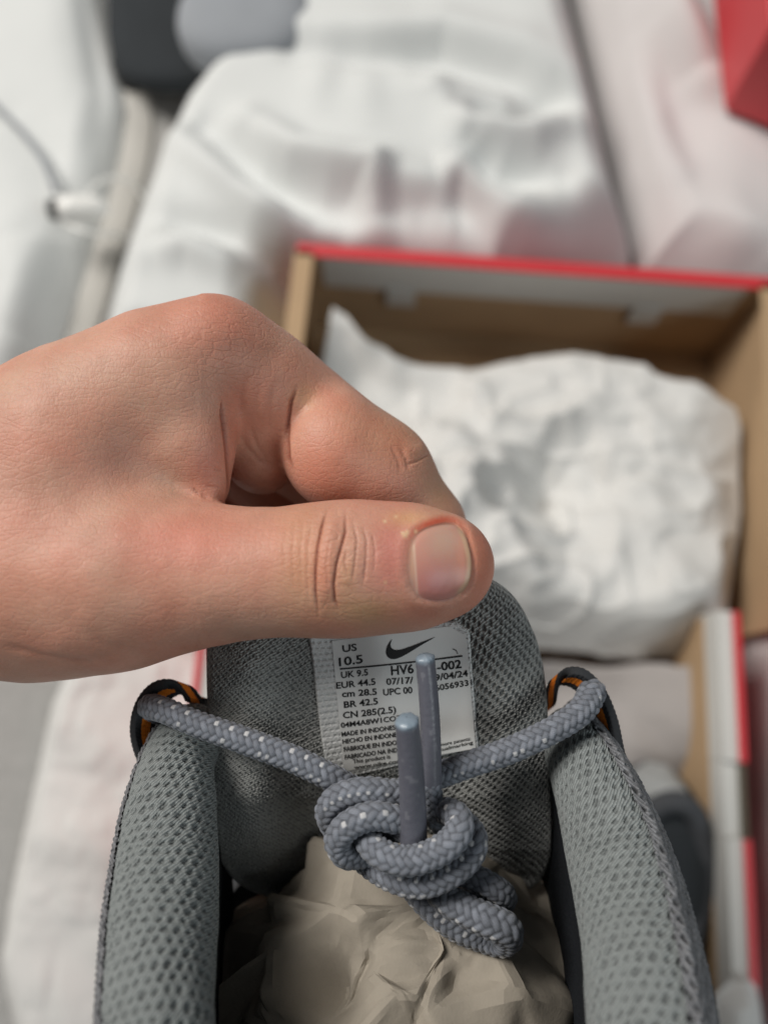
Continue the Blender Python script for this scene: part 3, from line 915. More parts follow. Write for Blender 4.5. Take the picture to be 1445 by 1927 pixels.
# ---- dark lining inside the opening
sub3 = slice(30, -30, 4); n3 = len(path[sub3])
inn = [ring_pt(math.radians(200), 0.9)[sub3], ring_pt(math.radians(235), 1.0)[sub3] + np.array([0, -.006, -.008])]
solei = sole_ring(n3, -0.003)
inn += [inn[1] * .6 + solei * .4, inn[1] * .25 + solei * .75, solei + Usole * .012]
rows = []
for k in range(len(inn) - 1):
    for f in np.linspace(0, 1, 8, endpoint=False):
        rows.append(inn[k] * (1 - f) + inn[k + 1] * f)
Li = np.array(rows)
lb = (crumple(np.stack([S[sub3][None, :] * 400 * np.ones((len(rows), 1)), np.arange(len(rows))[:, None] * 1.3 * np.ones((1, n3)), np.zeros((len(rows), n3))], -1), 2, 2) - .3)
Li = Li + (lb * 0.0012)[..., None] * np.array([0, 0.5, 0.5])
build('lining', c2w(Li.reshape(-1, 3)), grid_faces(len(rows), n3), M['lining'], SH)

# ---- forefoot: vamp and sole, hidden behind the tongue from here
ts = np.linspace(0, 1, 40)
vw = np.interp(ts, [0, .3, .6, .85, .95, 1], [.050, .046, .046, .038, .024, .008])
vh = np.interp(ts, [0, .3, .6, .85, .95, 1], [.060, .056, .050, .040, .030, .018])
ph = np.linspace(0, np.pi, 40)
o0 = np.array([0.003, -0.137, -0.196])
Vv = np.stack([o0 + Tsole * (.008 + .162 * t) + np.stack([-np.cos(ph) * w, np.zeros(40), np.zeros(40)], -1) + Usole * (np.sin(ph) ** .7 * h)[:, None] for t, w, h in zip(ts, vw, vh)])
build('vamp', c2w(Vv.reshape(-1, 3)), grid_faces(40, 40), M['greyfab'], SH)
tsl = (1 - np.cos(np.linspace(0, np.pi, 60))) / 2
al = -0.125 + 0.30 * tsl
swd = np.interp(tsl, [0, .03, .1, .3, .5, .75, .9, .97, 1], [.004, .018, .036, .042, .043, .049, .040, .024, .004])
ringl = np.concatenate([np.stack([-swd, al], -1), np.stack([swd[::-1], al[::-1]], -1)])
rows = []
for s, dz in ((0.0, -.028), (.93, -.028), (1.0, -.022), (1.03, -.012), (1.02, .004), (.98, .008), (0.0, .009)):
    rows.append(o0 + np.stack([ringl[:, 0] * s, np.zeros(120), np.zeros(120)], -1) + Tsole * (ringl[:, 1] * (s if s else 0) + (0.025 if not s else 0))[:, None] + Usole * dz)
build('midsole', c2w(np.vstack(rows)), grid_faces(len(rows), 120, True), M['midsole'], SH)

# ---- gusset: dark stretch lining joining tongue and collar
gy_, gx_ = np.meshgrid(np.linspace(1455, 1790, 30), np.linspace(392, 1046, 50), indexing='ij')
gd_ = np.interp(gy_, [1455, 1600, 1790], [.196, .209, .228])
build('gusset', c2w(P(gx_, gy_, gd_).reshape(-1, 3)), grid_faces(30, 50), M['lining'], SH)

# ---- tongue
yk = np.array([1070, 1100, 1150, 1200, 1300, 1400, 1500, 1600, 1650, 1700])
Lk = np.interp
TL = lambda y: np.interp(y, [1060, 1090, 1120, 1160, 1200, 1300, 1400, 1500, 1580, 1620, 1650, 1675, 1690, 1700], [520, 450, 412, 394, 388, 389, 394, 400, 405, 414, 432, 462, 500, 560])
TR = lambda y: np.interp(y, [1060, 1080, 1100, 1125, 1150, 1200, 1250, 1300, 1350, 1450, 1550, 1610, 1650, 1675, 1690, 1700], [840, 905, 945, 970, 986, 1009, 1022, 1028, 1031, 1035, 1039, 1037, 1024, 1000, 965, 900])
def tongue_mid(px, py):
    """distance of the tongue's middle surface"""
    u = np.clip((px - (TL(py) + TR(py)) / 2) / ((TR(py) - TL(py)) / 2), -1, 1)
    d = np.interp(py, [1060, 1150, 1200, 1300, 1400, 1500, 1600, 1700], [.1660, .1672, .1680, .1700, .1735, .1795, .1900, .2040])
    d = d + np.interp(py, [1060, 1200, 1400, 1550, 1700], [.003, .0015, -.002, -.012, -.020]) * (np.abs(u) ** 2.2)
    d = d - 0.0042 * np.exp(-((np.abs(u) - .74) / .20) ** 2) * smoothstep(1120, 1260, py) * (1 - smoothstep(1600, 1690, py))
    d = d + 0.0030 * np.exp(-(u / .45) ** 2) * smoothstep(1430, 1560, py)
    return d, u


TH = 0.0052
def tongue_front(px, py):
    d, u = tongue_mid(px, py)
    tk = TH * np.interp(py, [1060, 1100, 1180, 1260], [.5, .55, .8, 1.0])
    return d - tk * (1 - np.abs(u) ** 2.6) ** (1 / 2.6)


nu, nv = 450, 450
yy = np.linspace(1062, 1699, nv)
# soft extra smoothing of the outline interpolation
def sm(a, k=9):
    ker = np.hanning(k + 2)[1:-1]; ker /= ker.sum()
    return np.convolve(np.pad(a, k // 2, mode='edge'), ker, 'valid')
lx, rx_ = sm(TL(yy), 31), sm(TR(yy), 31)
ang = np.linspace(0, np.pi, nu)
uu = -np.cos(ang * 1.0)
uu = np.sign(uu) * (0.35 * np.abs(uu) + 0.65 * (1 - (2 / np.pi) * np.arccos(np.abs(uu)))) if False else np.sin(np.linspace(-np.pi / 2, np.pi / 2, nu)) * .45 + np.linspace(-1, 1, nu) * .55
PX = (lx + rx_)[:, None] / 2 + (rx_ - lx)[:, None] / 2 * uu[None]
PY = yy[:, None] * np.ones_like(uu)[None] + 0
dm = np.zeros_like(PX); dmid, _ = tongue_mid(PX, PY)
tk = TH * np.interp(yy, [1060, 1100, 1180, 1260], [.5, .55, .8, 1.0])[:, None] * np.sqrt(np.clip(np.minimum(1, (1699 - yy) / 60.0), 0.02, 1))[:, None]
bul = (1 - np.abs(uu) ** 2.6) ** (1 / 2.6)
front = P(PX, PY, dmid - tk * bul[None])
back = P(PX, PY, dmid + tk * bul[None])
row_len = np.concatenate([[0], np.cumsum(np.linalg.norm(np.diff(front[:, nu // 2], axis=0), axis=1))])
col_len = np.concatenate([[0], np.cumsum(np.linalg.norm(np.diff(front[nv // 2], axis=0), axis=1))])
SS = row_len[:, None] * np.ones((1, nu)); WW = np.ones((nv, 1)) * col_len[None]
warp = 0.0012 * np.sin(WW / 0.011) + 0.0006 * np.sin(SS / 0.006)
big = smoothstep(0.15, 0.95, (WW / WW.max()))                      # cells stretch open towards the right flank
hA = hole_pattern(SS + warp, WW + 0.35 * SS, 0.00062, 0.00150, 0.00030, 0.00030, 0.9, 21)
hB = hole_pattern(SS + warp + 0.45 * WW, WW + 0.10 * SS, 0.00128, 0.00178, 0.00060, 0.00046, 0.5, 22)
hT = hA * (1 - smoothstep(.45, .6, big)) * 0.85 + hB * smoothstep(.45, .6, big)
uvT = np.stack([SS * 1000, WW * 1000, 0 * SS], -1).reshape(-1, 3)
rib = 0.00008 * np.sin(WW / 0.00142 * 4 * np.pi + np.sin(SS / 0.00118 * np.pi) * 1.2)
lumpT = 0.0011 * (fbm(np.stack([SS * 90, WW * 70, SS * 0], -1), 3, 8) - 0.5)
fv = front.reshape(-1, 3)
Fq = grid_faces(nv, nu)
nT = vnormals(fv, Fq)
if nT[:, 2].mean() < 0:
    nT = -nT
edge_fade = np.clip((1 - np.abs(uu)) * 22, 0, 1)[None] * np.ones((nv, 1))
fv = fv + nT * ((-0.00042 * hT + rib + lumpT) * edge_fade).ravel()[:, None]
ci = np.unique(np.concatenate([np.arange(0, nv, 10), [nv - 1]])); cj = np.unique(np.concatenate([np.arange(0, nu, 10), [nu - 1]]))
vb = back[np.ix_(ci, cj)].reshape(-1, 3); nbv = len(vb); mi_, mj_ = len(ci), len(cj)
Vt = np.vstack([fv, vb])
Ft = np.vstack([Fq, grid_faces(mi_, mj_)[:, ::-1] + nu * nv])
# close the top and bottom rims
for r, rb in ((0, 0), (nv - 1, mi_ - 1)):
    j = np.arange(mj_ - 1)
    Ft = np.vstack([Ft, np.stack([r * nu + cj[j], r * nu + cj[j + 1], nu * nv + rb * mj_ + j + 1, nu * nv + rb * mj_ + j], -1)])
TO = build('tongue', c2w(Vt), Ft, M['tongue'], SH, attrs={'hole': np.concatenate([hT.ravel() * 0.66, np.zeros(nbv)]), 'uvw': np.vstack([uvT, np.zeros((nbv, 3))])})

# ---- size label on the tongue
def C2(x, y):
    return 560 + x / 3.803, 1150 + y / 3.803


def on_tongue(px, py, lift):
    px = np.asarray(px, float); py = np.asarray(py, float)
    return P(px, py, tongue_front(px, py) - lift)


def quad_patch(cn, n, m, lift, noise=0.0, rag=0.0):
    """bilinear patch between crop corners TL, TR, BR, BL laid on the tongue"""
    a, b = np.meshgrid(np.linspace(0, 1, n), np.linspace(0, 1, m), indexing='ij')
    tl, tr, br, bl = [np.array(c, float) for c in cn]
    q = (1 - a)[..., None] * ((1 - b)[..., None] * tl + b[..., None] * tr) + a[..., None] * ((1 - b)[..., None] * bl + b[..., None] * br)
    return q, a, b


q, a, b = quad_patch([(70, 120), (1228, 70), (1300, 985), (205, 1235)], 200, 240, 0)
# rounded top right corner
px, py = C2(q[..., 0], q[..., 1])
cut = smoothstep(0.90, 1.0, b) * smoothstep(0.12, 0.0, a)
py = py + 16 * cut; 
weave = hole_pattern(a * 0.030, b * 0.031, 0.00115, 0.0012, 0.00022, 0.00048, 0.5, 4)
wv = P(px, py, tongue_front(px, py) - 0.00075 + 0.00022 * weave)
edge_down = np.minimum(np.minimum(a, 1 - a), np.minimum(b, 1 - b))
wv[..., 2] -= 0.0009 * (1 - smoothstep(0.0, 0.012, edge_down))
LB = build('size_label', c2w(wv.reshape(-1, 3)), grid_faces(200, 240), M['label'], SH, attrs={'hole': weave.ravel() * 0.6})
LB['label'] = 'white woven size label printed with sizes, dates and a black swoosh'
q, a, b = quad_patch([(245, 215), (1200, 95), (1275, 985), (330, 1150)], 60, 60, 0)
px, py = C2(q[..., 0], q[..., 1]); py = py + 18 * smoothstep(0.86, 1.0, b) * smoothstep(0.16, 0.0, a)
build('printed_film', c2w(on_tongue(px, py, 0.00092).reshape(-1, 3)), grid_faces(60, 60), M['film'], LB)

TEXTS = [
    ('US', 322, 296, 425, 283, 52, 1), ('10.5', 297, 396, 468, 372, 62, 1), ('UK 9.5', 312, 482, 505, 460, 47, 1), ('EUR 44.5', 278, 557, 558, 527, 47, 1),
    ('cm 28.5', 318, 617, 567, 599, 47, 1), ('BR 42.5', 332, 694, 575, 667, 47, 1), ('CN 285(2.5)', 325, 770, 705, 727, 47, 1),
    ('04M4A8W1CO7', 310, 837, 738, 783, 38, 1), ('MADE IN INDONESIA', 315, 900, 742, 843, 34, 1), ('HECHO EN INDONESIA', 321, 952, 770, 893, 34, 1),
    ('FABRIQUE EN INDONESIE', 331, 1008, 815, 943, 34, 1), ('FABRICADO NA INDONESIA', 337, 1064, 860, 990, 34, 1), ('This product is', 395, 1093, 664, 1056, 30, .8), ('www.nike.com', 402, 1134, 750, 1085, 28, .8),
    ('HV6', 670, 460, 832, 445, 68, 1), ('-002', 1000, 432, 1174, 407, 62, 1), ('07/17/', 636, 530, 828, 518, 48, .9), ('9/04/24', 985, 502, 1220, 467, 48, .9),
    ('UPC 00', 613, 606, 822, 588, 48, .9), ('60569331', 985, 574, 1250, 530, 44, .9),
    ('or more patents:', 972, 980, 1240, 924, 25, .6), ('virtualmarking', 965, 1018, 1255, 952, 25, .6)]
dg = None
for txt, x0, y0, x1, y1, hc, wgt in TEXTS:
    cu = bpy.data.curves.new('tmp_text', 'FONT'); cu.body = txt; cu.resolution_u = 3
    cu.offset = 0.020 * wgt
    to = bpy.data.objects.new('tmp_text', cu); COL.objects.link(to)
    bpy.context.view_layer.update()
    me = to.evaluated_get(bpy.context.evaluated_depsgraph_get()).to_mesh()
    n = len(me.vertices); co = np.zeros(n * 3); me.vertices.foreach_get('co', co); co = co.reshape(-1, 3)
    polys = [list(p.vertices) for p in me.polygons]
    to.to_mesh_clear()
    bpy.data.objects.remove(to); bpy.data.curves.remove(cu)
    w = co[:, 0].max() - co[:, 0].min(); xs = (co[:, 0] - co[:, 0].min()) / w
    cap = 0.729
    ux = np.array([x1 - x0, y1 - y0]); un = ux / np.linalg.norm(ux); upv = np.array([un[1], -un[0]]); upv = np.array([upv[0] * 0.5 + 0.0, upv[1]])
    cx_ = x0 + ux[0] * xs + upv[0] * co[:, 1] / cap * hc; cy_ = y0 + ux[1] * xs + upv[1] * co[:, 1] / cap * hc
    px, py = C2(cx_, cy_)
    build('printed_line', c2w(on_tongue(px, py, 0.00104)), polys, M['ink'], LB, smooth=False)
# rule, tick and swoosh
def flat_poly(name, pts):
    pts = np.array(pts, float); px, py = C2(pts[:, 0], pts[:, 1])
    return build(name, c2w(on_tongue(px, py, 0.00104)), [list(range(len(pts)))], M['ink'], LB, smooth=False)


xs = np.linspace(302, 1180, 24); ys = 416 + (xs - 302) / 878 * (322 - 416) + 6 * np.sin((xs - 302) / 878 * np.pi)
flat_poly('printed_rule', list(zip(xs, ys - 5)) + list(zip(xs[::-1], ys[::-1] + 6)))
sw_out, _ = catmull(np.array([[678, 200, 0], [648, 240, 0], [633, 290, 0], [643, 327, 0], [672, 344, 0], [712, 341, 0], [775, 312, 0], [880, 248, 0], [992, 184, 0]]), 60)
sw_in, _ = catmull(np.array([[992, 184, 0], [900, 219, 0], [800, 258, 0], [735, 277, 0], [697, 278, 0], [672, 264, 0], [665, 238, 0], [678, 200, 0]]), 60)
flat_poly('printed_swoosh', list(map(tuple, sw_out[:-1, :2])) + list(map(tuple, sw_in[:-1, :2])))
tk_, _ = catmull(np.array([[1112, 272, 0], [1136, 284, 0], [1148, 308, 0]]), 10)
flat_poly('printed_tick', [(x, y - 3) for x, y, _z in tk_] + [(x - 3, y + 3) for x, y, _z in tk_[::-1]])

# ---- lace loops of striped webbing
def webbing(ctlp, far, name, wdt=1.0):
    c_ = np.array(ctlp, float)
    near = P(c_[:, 0], c_[:, 1], c_[:, 2]); farp = P(c_[:, 0] + far[0], c_[:, 1] + far[1], c_[:, 2] + far[2])
    q, s = catmull(np.column_stack([near, farp]), 240)
    n_, f_ = q[:, :3], q[:, 3:]
    Tn = np.gradient((n_ + f_) / 2, axis=0); Tn /= np.linalg.norm(Tn, axis=1)[:, None]
    Wd = f_ - n_; wl = np.linalg.norm(Wd, axis=1)[:, None]; Wd = Wd / wl
    Nn = np.cross(Tn, Wd); Nn /= np.linalg.norm(Nn, axis=1)[:, None]
    k = 60
    wv = np.linspace(0, 1, k)
    prof = 0.00085 * np.minimum(1, np.minimum(wv, 1 - wv) / 0.06 + 0.25) ** .5
    rows = []; tints = []
    dark = np.array([0.032, 0.034, 0.038]); org = np.array([0.95, 0.27, 0.02])
    ribs = 0.00016 * np.abs(np.sin(s / 0.0011 * np.pi))[:, None] + 0.00009 * np.sin(wv[None] * 60)
    for sgn in (1, -1):
        ww = wv if sgn > 0 else wv[::-1]
        pr = (prof if sgn > 0 else prof[::-1])
        ed = 0.00025 * np.abs(np.sin(s / 0.0011 * np.pi))
        rows.append(n_[:, None] + (Wd * wl)[:, None] * ww[None, :, None] + sgn * Nn[:, None] * (pr[None] + (ribs if sgn > 0 else ribs[:, ::-1]))[..., None])
        st = (np.abs(ww - 0.48) < 0.19).astype(float)
        tints.append(dark * (1 - st[:, None]) + org * st[:, None])
    Vw = np.concatenate(rows, 1); tint = np.tile(np.concatenate(tints, 0)[None], (240, 1, 1))
    build(name, c2w(Vw.reshape(-1, 3)), grid_faces(240, 2 * k, True), M['webbing'], SH, attrs={'tint': tint.reshape(-1, 3)})


webbing([(285, 1470, .1700), (258, 1420, .1680), (248, 1372, .1665), (258, 1325, .1655), (284, 1293, .1655), (316, 1286, .1670), (342, 1308, .1700), (372, 1318, .1760), (420, 1330, .1850)], (42, 14, .006), 'lace_loop')
webbing([(1186, 1470, .1660), (1170, 1415, .1650), (1156, 1352, .1645), (1134, 1300, .1645), (1104, 1268, .1645), (1074, 1262, .1655), (1058, 1276, .1680), (1050, 1300, .1720), (1040, 1320, .1780), (1010, 1335, .1850)], (-26, 22, .006), 'lace_loop')

# ---- braided laces
def braid(ctlp, rpx, n=None, nst=8, cell=0.00160, nth=80, seed=0, cap=True):
    c_ = np.array(ctlp, float)
    q, s = catmull(P(c_[:, 0], c_[:, 1], c_[:, 2]), 60)
    n = int(s[-1] / 0.00020) if n is None else n
    r_ = (np.full(len(c_), rpx) if np.isscalar(rpx) else np.array(rpx)) * c_[:, 2] / FPX
    q, s = catmull(np.column_stack([P(c_[:, 0], c_[:, 1], c_[:, 2]), r_]), n)
    rad = q[:, 3]; q = q[:, :3]
    T, N, B = frames(q)
    th = np.linspace(0, 2 * np.pi, nth, endpoint=False)
    A = nst * th[None] / (2 * np.pi) + s[:, None] / cell
    Bb = nst * th[None] / (2 * np.pi) - s[:, None] / cell
    ia, ib = np.floor(A).astype(int), np.floor(Bb).astype(int)
    fa, fb = A - ia - .5, Bb - ib - .5
    ph4 = (ia + ib) % 4
    over = ph4 < 2
    pa = np.where(over, fa, fb)
    along = np.where(over, (ph4 + fb + .5) / 2, (ph4 - 2 + fa + .5) / 2)
    pb = along - .5
    h = np.sqrt(np.clip(1 - (1.85 * pa) ** 2, 0, 1)) * np.clip(np.sin(np.pi * np.clip(along, .02, .98)), 0, 1) ** .45
    key = np.stack([np.where(over, ia % nst, ib % nst), over.astype(int), np.full_like(ia, seed)], -1).astype(np.int64)
    tone = 0.80 + 0.40 * _hash(key, 5)
    line = (ia + ib) % (2 * nst)
    kk = np.stack([ia, ib, np.full_like(ia, seed + 3)], -1).astype(np.int64)
    fleck = ((line == 1) | (line == nst + 2)) & ((ia - ib) % 4 < 2) & (_hash(kk, 8) > .30) & (np.abs(fa) + np.abs(fb) < .44)
    faint = (line == nst // 2) & (_hash(kk, 9) > .55) & (np.abs(fa) + np.abs(fb) < .40)
    fine = 0.92 + 0.16 * np.sin(pa * 30)
    base = np.array([0.208, 0.224, 0.262])
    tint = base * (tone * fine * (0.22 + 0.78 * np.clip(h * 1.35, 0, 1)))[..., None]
    tint = np.where(fleck[..., None], np.array([0.52, 0.52, 0.53]), tint)
    tint = np.where(faint[..., None], np.array([0.45, 0.45, 0.46]), tint)
    rr = rad[:, None] * (0.86 + 0.17 * h)
    if cap:
        e = np.minimum(1, np.minimum(s, s[-1] - s) / 0.0022); rr = rr * np.sqrt(np.clip(1 - (1 - e) ** 2, 0.0004, 1))[:, None]
    Vb = q[:, None] + rr[..., None] * (np.cos(th)[None, :, None] * N[:, None] + np.sin(th)[None, :, None] * B[:, None])
    return Vb.reshape(-1, 3), grid_faces(n, nth, True), tint.reshape(-1, 3)


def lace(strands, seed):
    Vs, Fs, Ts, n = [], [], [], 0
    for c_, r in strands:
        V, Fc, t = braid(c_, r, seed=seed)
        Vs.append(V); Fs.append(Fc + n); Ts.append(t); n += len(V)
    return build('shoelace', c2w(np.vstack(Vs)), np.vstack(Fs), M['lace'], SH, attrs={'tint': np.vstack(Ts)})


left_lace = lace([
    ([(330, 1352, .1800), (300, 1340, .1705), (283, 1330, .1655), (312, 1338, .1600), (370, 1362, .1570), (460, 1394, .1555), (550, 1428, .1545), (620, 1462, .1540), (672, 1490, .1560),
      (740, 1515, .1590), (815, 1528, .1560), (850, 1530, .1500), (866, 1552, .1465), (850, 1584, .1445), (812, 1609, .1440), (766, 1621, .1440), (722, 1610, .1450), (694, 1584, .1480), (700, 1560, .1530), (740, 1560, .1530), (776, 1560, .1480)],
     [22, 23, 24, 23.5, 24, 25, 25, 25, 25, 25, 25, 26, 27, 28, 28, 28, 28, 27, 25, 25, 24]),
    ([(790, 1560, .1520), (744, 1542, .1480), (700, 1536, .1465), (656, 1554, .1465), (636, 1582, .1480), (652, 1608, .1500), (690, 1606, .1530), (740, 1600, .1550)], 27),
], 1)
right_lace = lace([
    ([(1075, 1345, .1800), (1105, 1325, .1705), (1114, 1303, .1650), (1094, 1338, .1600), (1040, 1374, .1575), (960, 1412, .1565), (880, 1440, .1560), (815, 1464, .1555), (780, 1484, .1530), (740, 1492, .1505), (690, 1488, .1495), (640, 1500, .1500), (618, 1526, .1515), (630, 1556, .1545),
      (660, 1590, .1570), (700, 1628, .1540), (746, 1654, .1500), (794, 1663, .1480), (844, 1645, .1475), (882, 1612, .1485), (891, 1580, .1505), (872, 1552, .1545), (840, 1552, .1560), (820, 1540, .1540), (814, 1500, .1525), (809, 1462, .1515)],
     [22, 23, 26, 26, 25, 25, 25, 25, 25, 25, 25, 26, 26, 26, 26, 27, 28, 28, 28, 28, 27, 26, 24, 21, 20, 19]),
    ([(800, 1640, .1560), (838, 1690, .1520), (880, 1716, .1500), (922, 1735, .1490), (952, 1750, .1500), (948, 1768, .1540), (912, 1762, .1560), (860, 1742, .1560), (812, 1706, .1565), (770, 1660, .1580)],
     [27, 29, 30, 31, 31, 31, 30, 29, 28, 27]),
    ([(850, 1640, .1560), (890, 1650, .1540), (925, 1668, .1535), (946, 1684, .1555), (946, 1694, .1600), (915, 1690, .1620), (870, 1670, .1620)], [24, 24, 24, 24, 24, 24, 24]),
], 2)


def aglet(p0, p1, r0, r1, parent, seed, bend=4):
    a_ = np.array(p0, float); b_ = np.array(p1, float)
    t = np.linspace(0, 1, 150)
    c_ = a_ + (b_ - a_) * t[:, None]; c_[:, 0] += bend * np.sin(t * np.pi)
    q = P(c_[:, 0], c_[:, 1], c_[:, 2]); T, N, B = frames(q)
    nth = 56; th = np.linspace(0, 2 * np.pi, nth, endpoint=False)
    r = (r0 + (r1 - r0) * t) * c_[:, 2] / FPX
    e = np.clip((1 - t) / 0.035, 0, 1); r = r * (0.05 + 0.95 * np.sqrt(np.clip(1 - (1 - e) ** 2, 0, 1)))
    nz = vnoise(np.stack([np.cos(th)[None] * 3 + 0 * t[:, None], np.sin(th)[None] * 3 + 0 * t[:, None], t[:, None] * 40 + 0 * th[None]], -1), seed) - .5
    spiral = np.abs(((t[:, None] * 7 + th[None] / (2 * np.pi)) % 1) - .5) < 0.035
    rr = r[:, None] * (1 + nz * (0.018 + 0.22 * smoothstep(.94, 1, t)[:, None]) - 0.03 * np.exp(-((th[None] - 4.2) / .10) ** 2) - 0.004 * spiral) * (1 + 0.05 * np.cos(2 * th + 0.8)[None])
    V = q[:, None] + rr[..., None] * (np.cos(th)[None, :, None] * N[:, None] + np.sin(th)[None, :, None] * B[:, None])
    tip = smoothstep(.93, .985, t)[:, None, None]
    tint = np.array([0.125, 0.127, 0.155]) * (1 - tip) + np.array([0.22, 0.28, 0.34]) * tip
    sp = (vnoise(np.stack([np.cos(th)[None] * 2 + 0 * t[:, None], np.sin(th)[None] * 2 + 0 * t[:, None], t[:, None] * 24 + 0 * th[None]], -1), seed + 5) > .86)[..., None] * 0.05
    tint = tint * np.ones((150, nth, 1)) + sp - 0.008 * spiral[..., None]
    return build('aglet', c2w(V.reshape(-1, 3)), grid_faces(150, nth, True), M['aglet'], parent, attrs={'tint': np.clip(tint, 0.02, 1).reshape(-1, 3)})


aglet((778, 1580, .1480), (765, 1350, .1385), 27, 23.5, left_lace, 3, 3)
aglet((812, 1490, .1525), (799, 1231, .1475), 20, 19, right_lace, 7, 4)

# ---- kraft paper stuffing (its own thing inside the shoe)
bm = crumpled_ball(230, .056, .016, .0014, 77)
Dk = np.array([tuple(vv.co) for vv in bm.verts])
rk = np.linalg.norm(Dk, axis=1); un_ = Dk / rk[:, None]
def dent(px, py, a, w):
    c = P(px, py, .146) - P(775, 1905, .180); c = c / np.linalg.norm(c)
    return a * np.exp(-np.sum((un_ - c) ** 2, -1) / w ** 2)
rk = rk - dent(590, 1815, .15, .17) - dent(660, 1778, .10, .07) - dent(600, 1880, .12, .14) + dent(720, 1830, .05, .16) - dent(880, 1860, .08, .15)
Vk = c2w(P(768, 1905, .180) + un_ * rk[:, None] * np.array([.0455, .0405, .0375]))
for vv, q in zip(bm.verts, Vk):
    vv.co = q
bm.normal_update()
for ed in bm.edges:
    ed.smooth = not (len(ed.link_faces) == 2 and ed.calc_face_angle(0) > 0.33)
me = bpy.data.meshes.new('stuffing_paper'); bm.to_mesh(me); bm.free()
me.polygons.foreach_set('use_smooth', np.ones(len(me.polygons), bool)); me.materials.append(M['kraft_stuff'])
ko = bpy.data.objects.new('stuffing_paper', me); COL.objects.link(ko)
tag(ko, 'crumpled brown kraft paper stuffed inside the grey sneaker', 'stuffing paper')

# ================================================================== THE HAND
HV = 0.00082
prims = []   # (group, a, b, ra, rb, blend, zscale)
def pr(g, a, b, ra, rb, k):
    A, B_ = P(*a), P(*b)
    prims.append((g, A, B_, ra * a[2] / FPX, rb * b[2] / FPX, k))


# wrist, forearm, thenar and thumb (group 0)
pr(0, (-1500, 1190, .222), (-760, 1105, .195), 226, 205, .008)
pr(0, (-760, 1105, .195), (-300, 1060, .178), 205, 190, .008)
pr(0, (-300, 1060, .178), (-40, 1010, .172), 190, 185, .010)
pr(0, (-60, 1088, .166), (110, 1082, .161), 195, 170, .012)
pr(0, (110, 1082, .161), (260, 1082, .157), 170, 146, .012)
pr(0, (260, 1082, .157), (400, 1082, .154), 146, 112, .010)
pr(0, (0, 960, .176), (260, 850, .178), 165, 150, .014)
pr(0, (160, 930, .166), (285, 905, .168), 120, 72, .014)
pr(0, (400, 1082, .154), (520, 1076, .1525), 112, 106, .008)
pr(0, (520, 1076, .1525), (625, 1071, .1520), 106, 114, .006)
pr(0, (625, 1071, .1520), (700, 1068, .1520), 114, 110, .006)
pr(0, (700, 1068, .1520), (790, 1066, .1522), 110, 103, .006)
pr(0, (790, 1066, .1522), (842, 1064, .1525), 103, 86, .006)
# back of the hand and the web lobe hanging from it (group 6)
pr(6, (-300, 960, .172), (-60, 900, .166), 150, 142, .012)
pr(6, (-60, 900, .166), (150, 806, .164), 140, 124, .012)
pr(6, (150, 806, .164), (300, 706, .163), 124, 104, .012)
pr(6, (300, 706, .163), (402, 660, .163), 104, 92, .010)
pr(6, (220, 800, .164), (338, 770, .1630), 100, 76, .014)
pr(6, (338, 770, .1630), (366, 850, .1598), 76, 60, .008)
pr(6, (366, 850, .1598), (395, 920, .1592), 60, 34, .006)
# index finger: recessed root (1), finger body (7), dorsal skin
pr(1, (402, 662, .1630), (480, 720, .1690), 90, 90, .006)
pr(1, (480, 716, .1690), (570, 780, .1765), 92, 90, .006)
pr(1, (440, 660, .1695), (707, 866, .1765), 72, 72, .006)
pr(7, (630, 838, .1692), (722, 902, .1738), 94, 90, .006)
pr(7, (636, 872, .1690), (676, 880, .1705), 86, 84, .006)
pr(7, (722, 902, .1738), (792, 992, .1775), 88, 76, .005)
pr(7, (792, 992, .1775), (830, 1085, .1810), 76, 66, .005)
# pad at the base of the index finger (group 2)
pr(2, (474, 775, .1745), (492, 866, .1755), 84, 66, .004)
pr(2, (430, 690, .1710), (474, 775, .1745), 76, 84, .006)
# middle, ring and little fingers, curled behind (groups 3, 4, 5)
pr(3, (380, 740, .186), (560, 840, .192), 84, 84, .005)
pr(3, (560, 840, .192), (660, 930, .196), 84, 80, .005)
pr(3, (660, 930, .196), (720, 1060, .194), 78, 66, .005)
pr(4, (330, 800, .205), (520, 900, .212), 82, 78, .005)
pr(4, (520, 900, .212), (560, 1040, .206), 76, 64, .005)
pr(4, (560, 1040, .206), (480, 1100, .196), 64, 60, .005)
pr(5, (260, 880, .218), (410, 960, .224), 74, 66, .005)
pr(5, (410, 960, .224), (420, 1060, .214), 64, 56, .005)
pr(0, (100, 930, .190), (350, 800, .205), 150, 84, .012)
pr(0, (60, 980, .195), (270, 890, .218), 140, 76, .012)

allp = np.array([p[1] for p in prims] + [p[2] for p in prims]); allr = max(max(p[3], p[4]) for p in prims)
lo_ = np.min([np.minimum(p[1] - p[3], p[2] - p[4]) for p in prims], 0) - .004
hi_ = np.max([np.maximum(p[1] + p[3], p[2] + p[4]) for p in prims], 0) + .004
dims = np.ceil((hi_ - lo_) / HV).astype(int) + 1
fields = {}
ax = [lo_[k] + HV * np.arange(dims[k]) for k in range(3)]
BIG = 0.02


def smin(a, b, k):
    h = np.clip(0.5 + 0.5 * (b - a) / k, 0, 1)
    return b * (1 - h) + a * h - k * h * (1 - h)


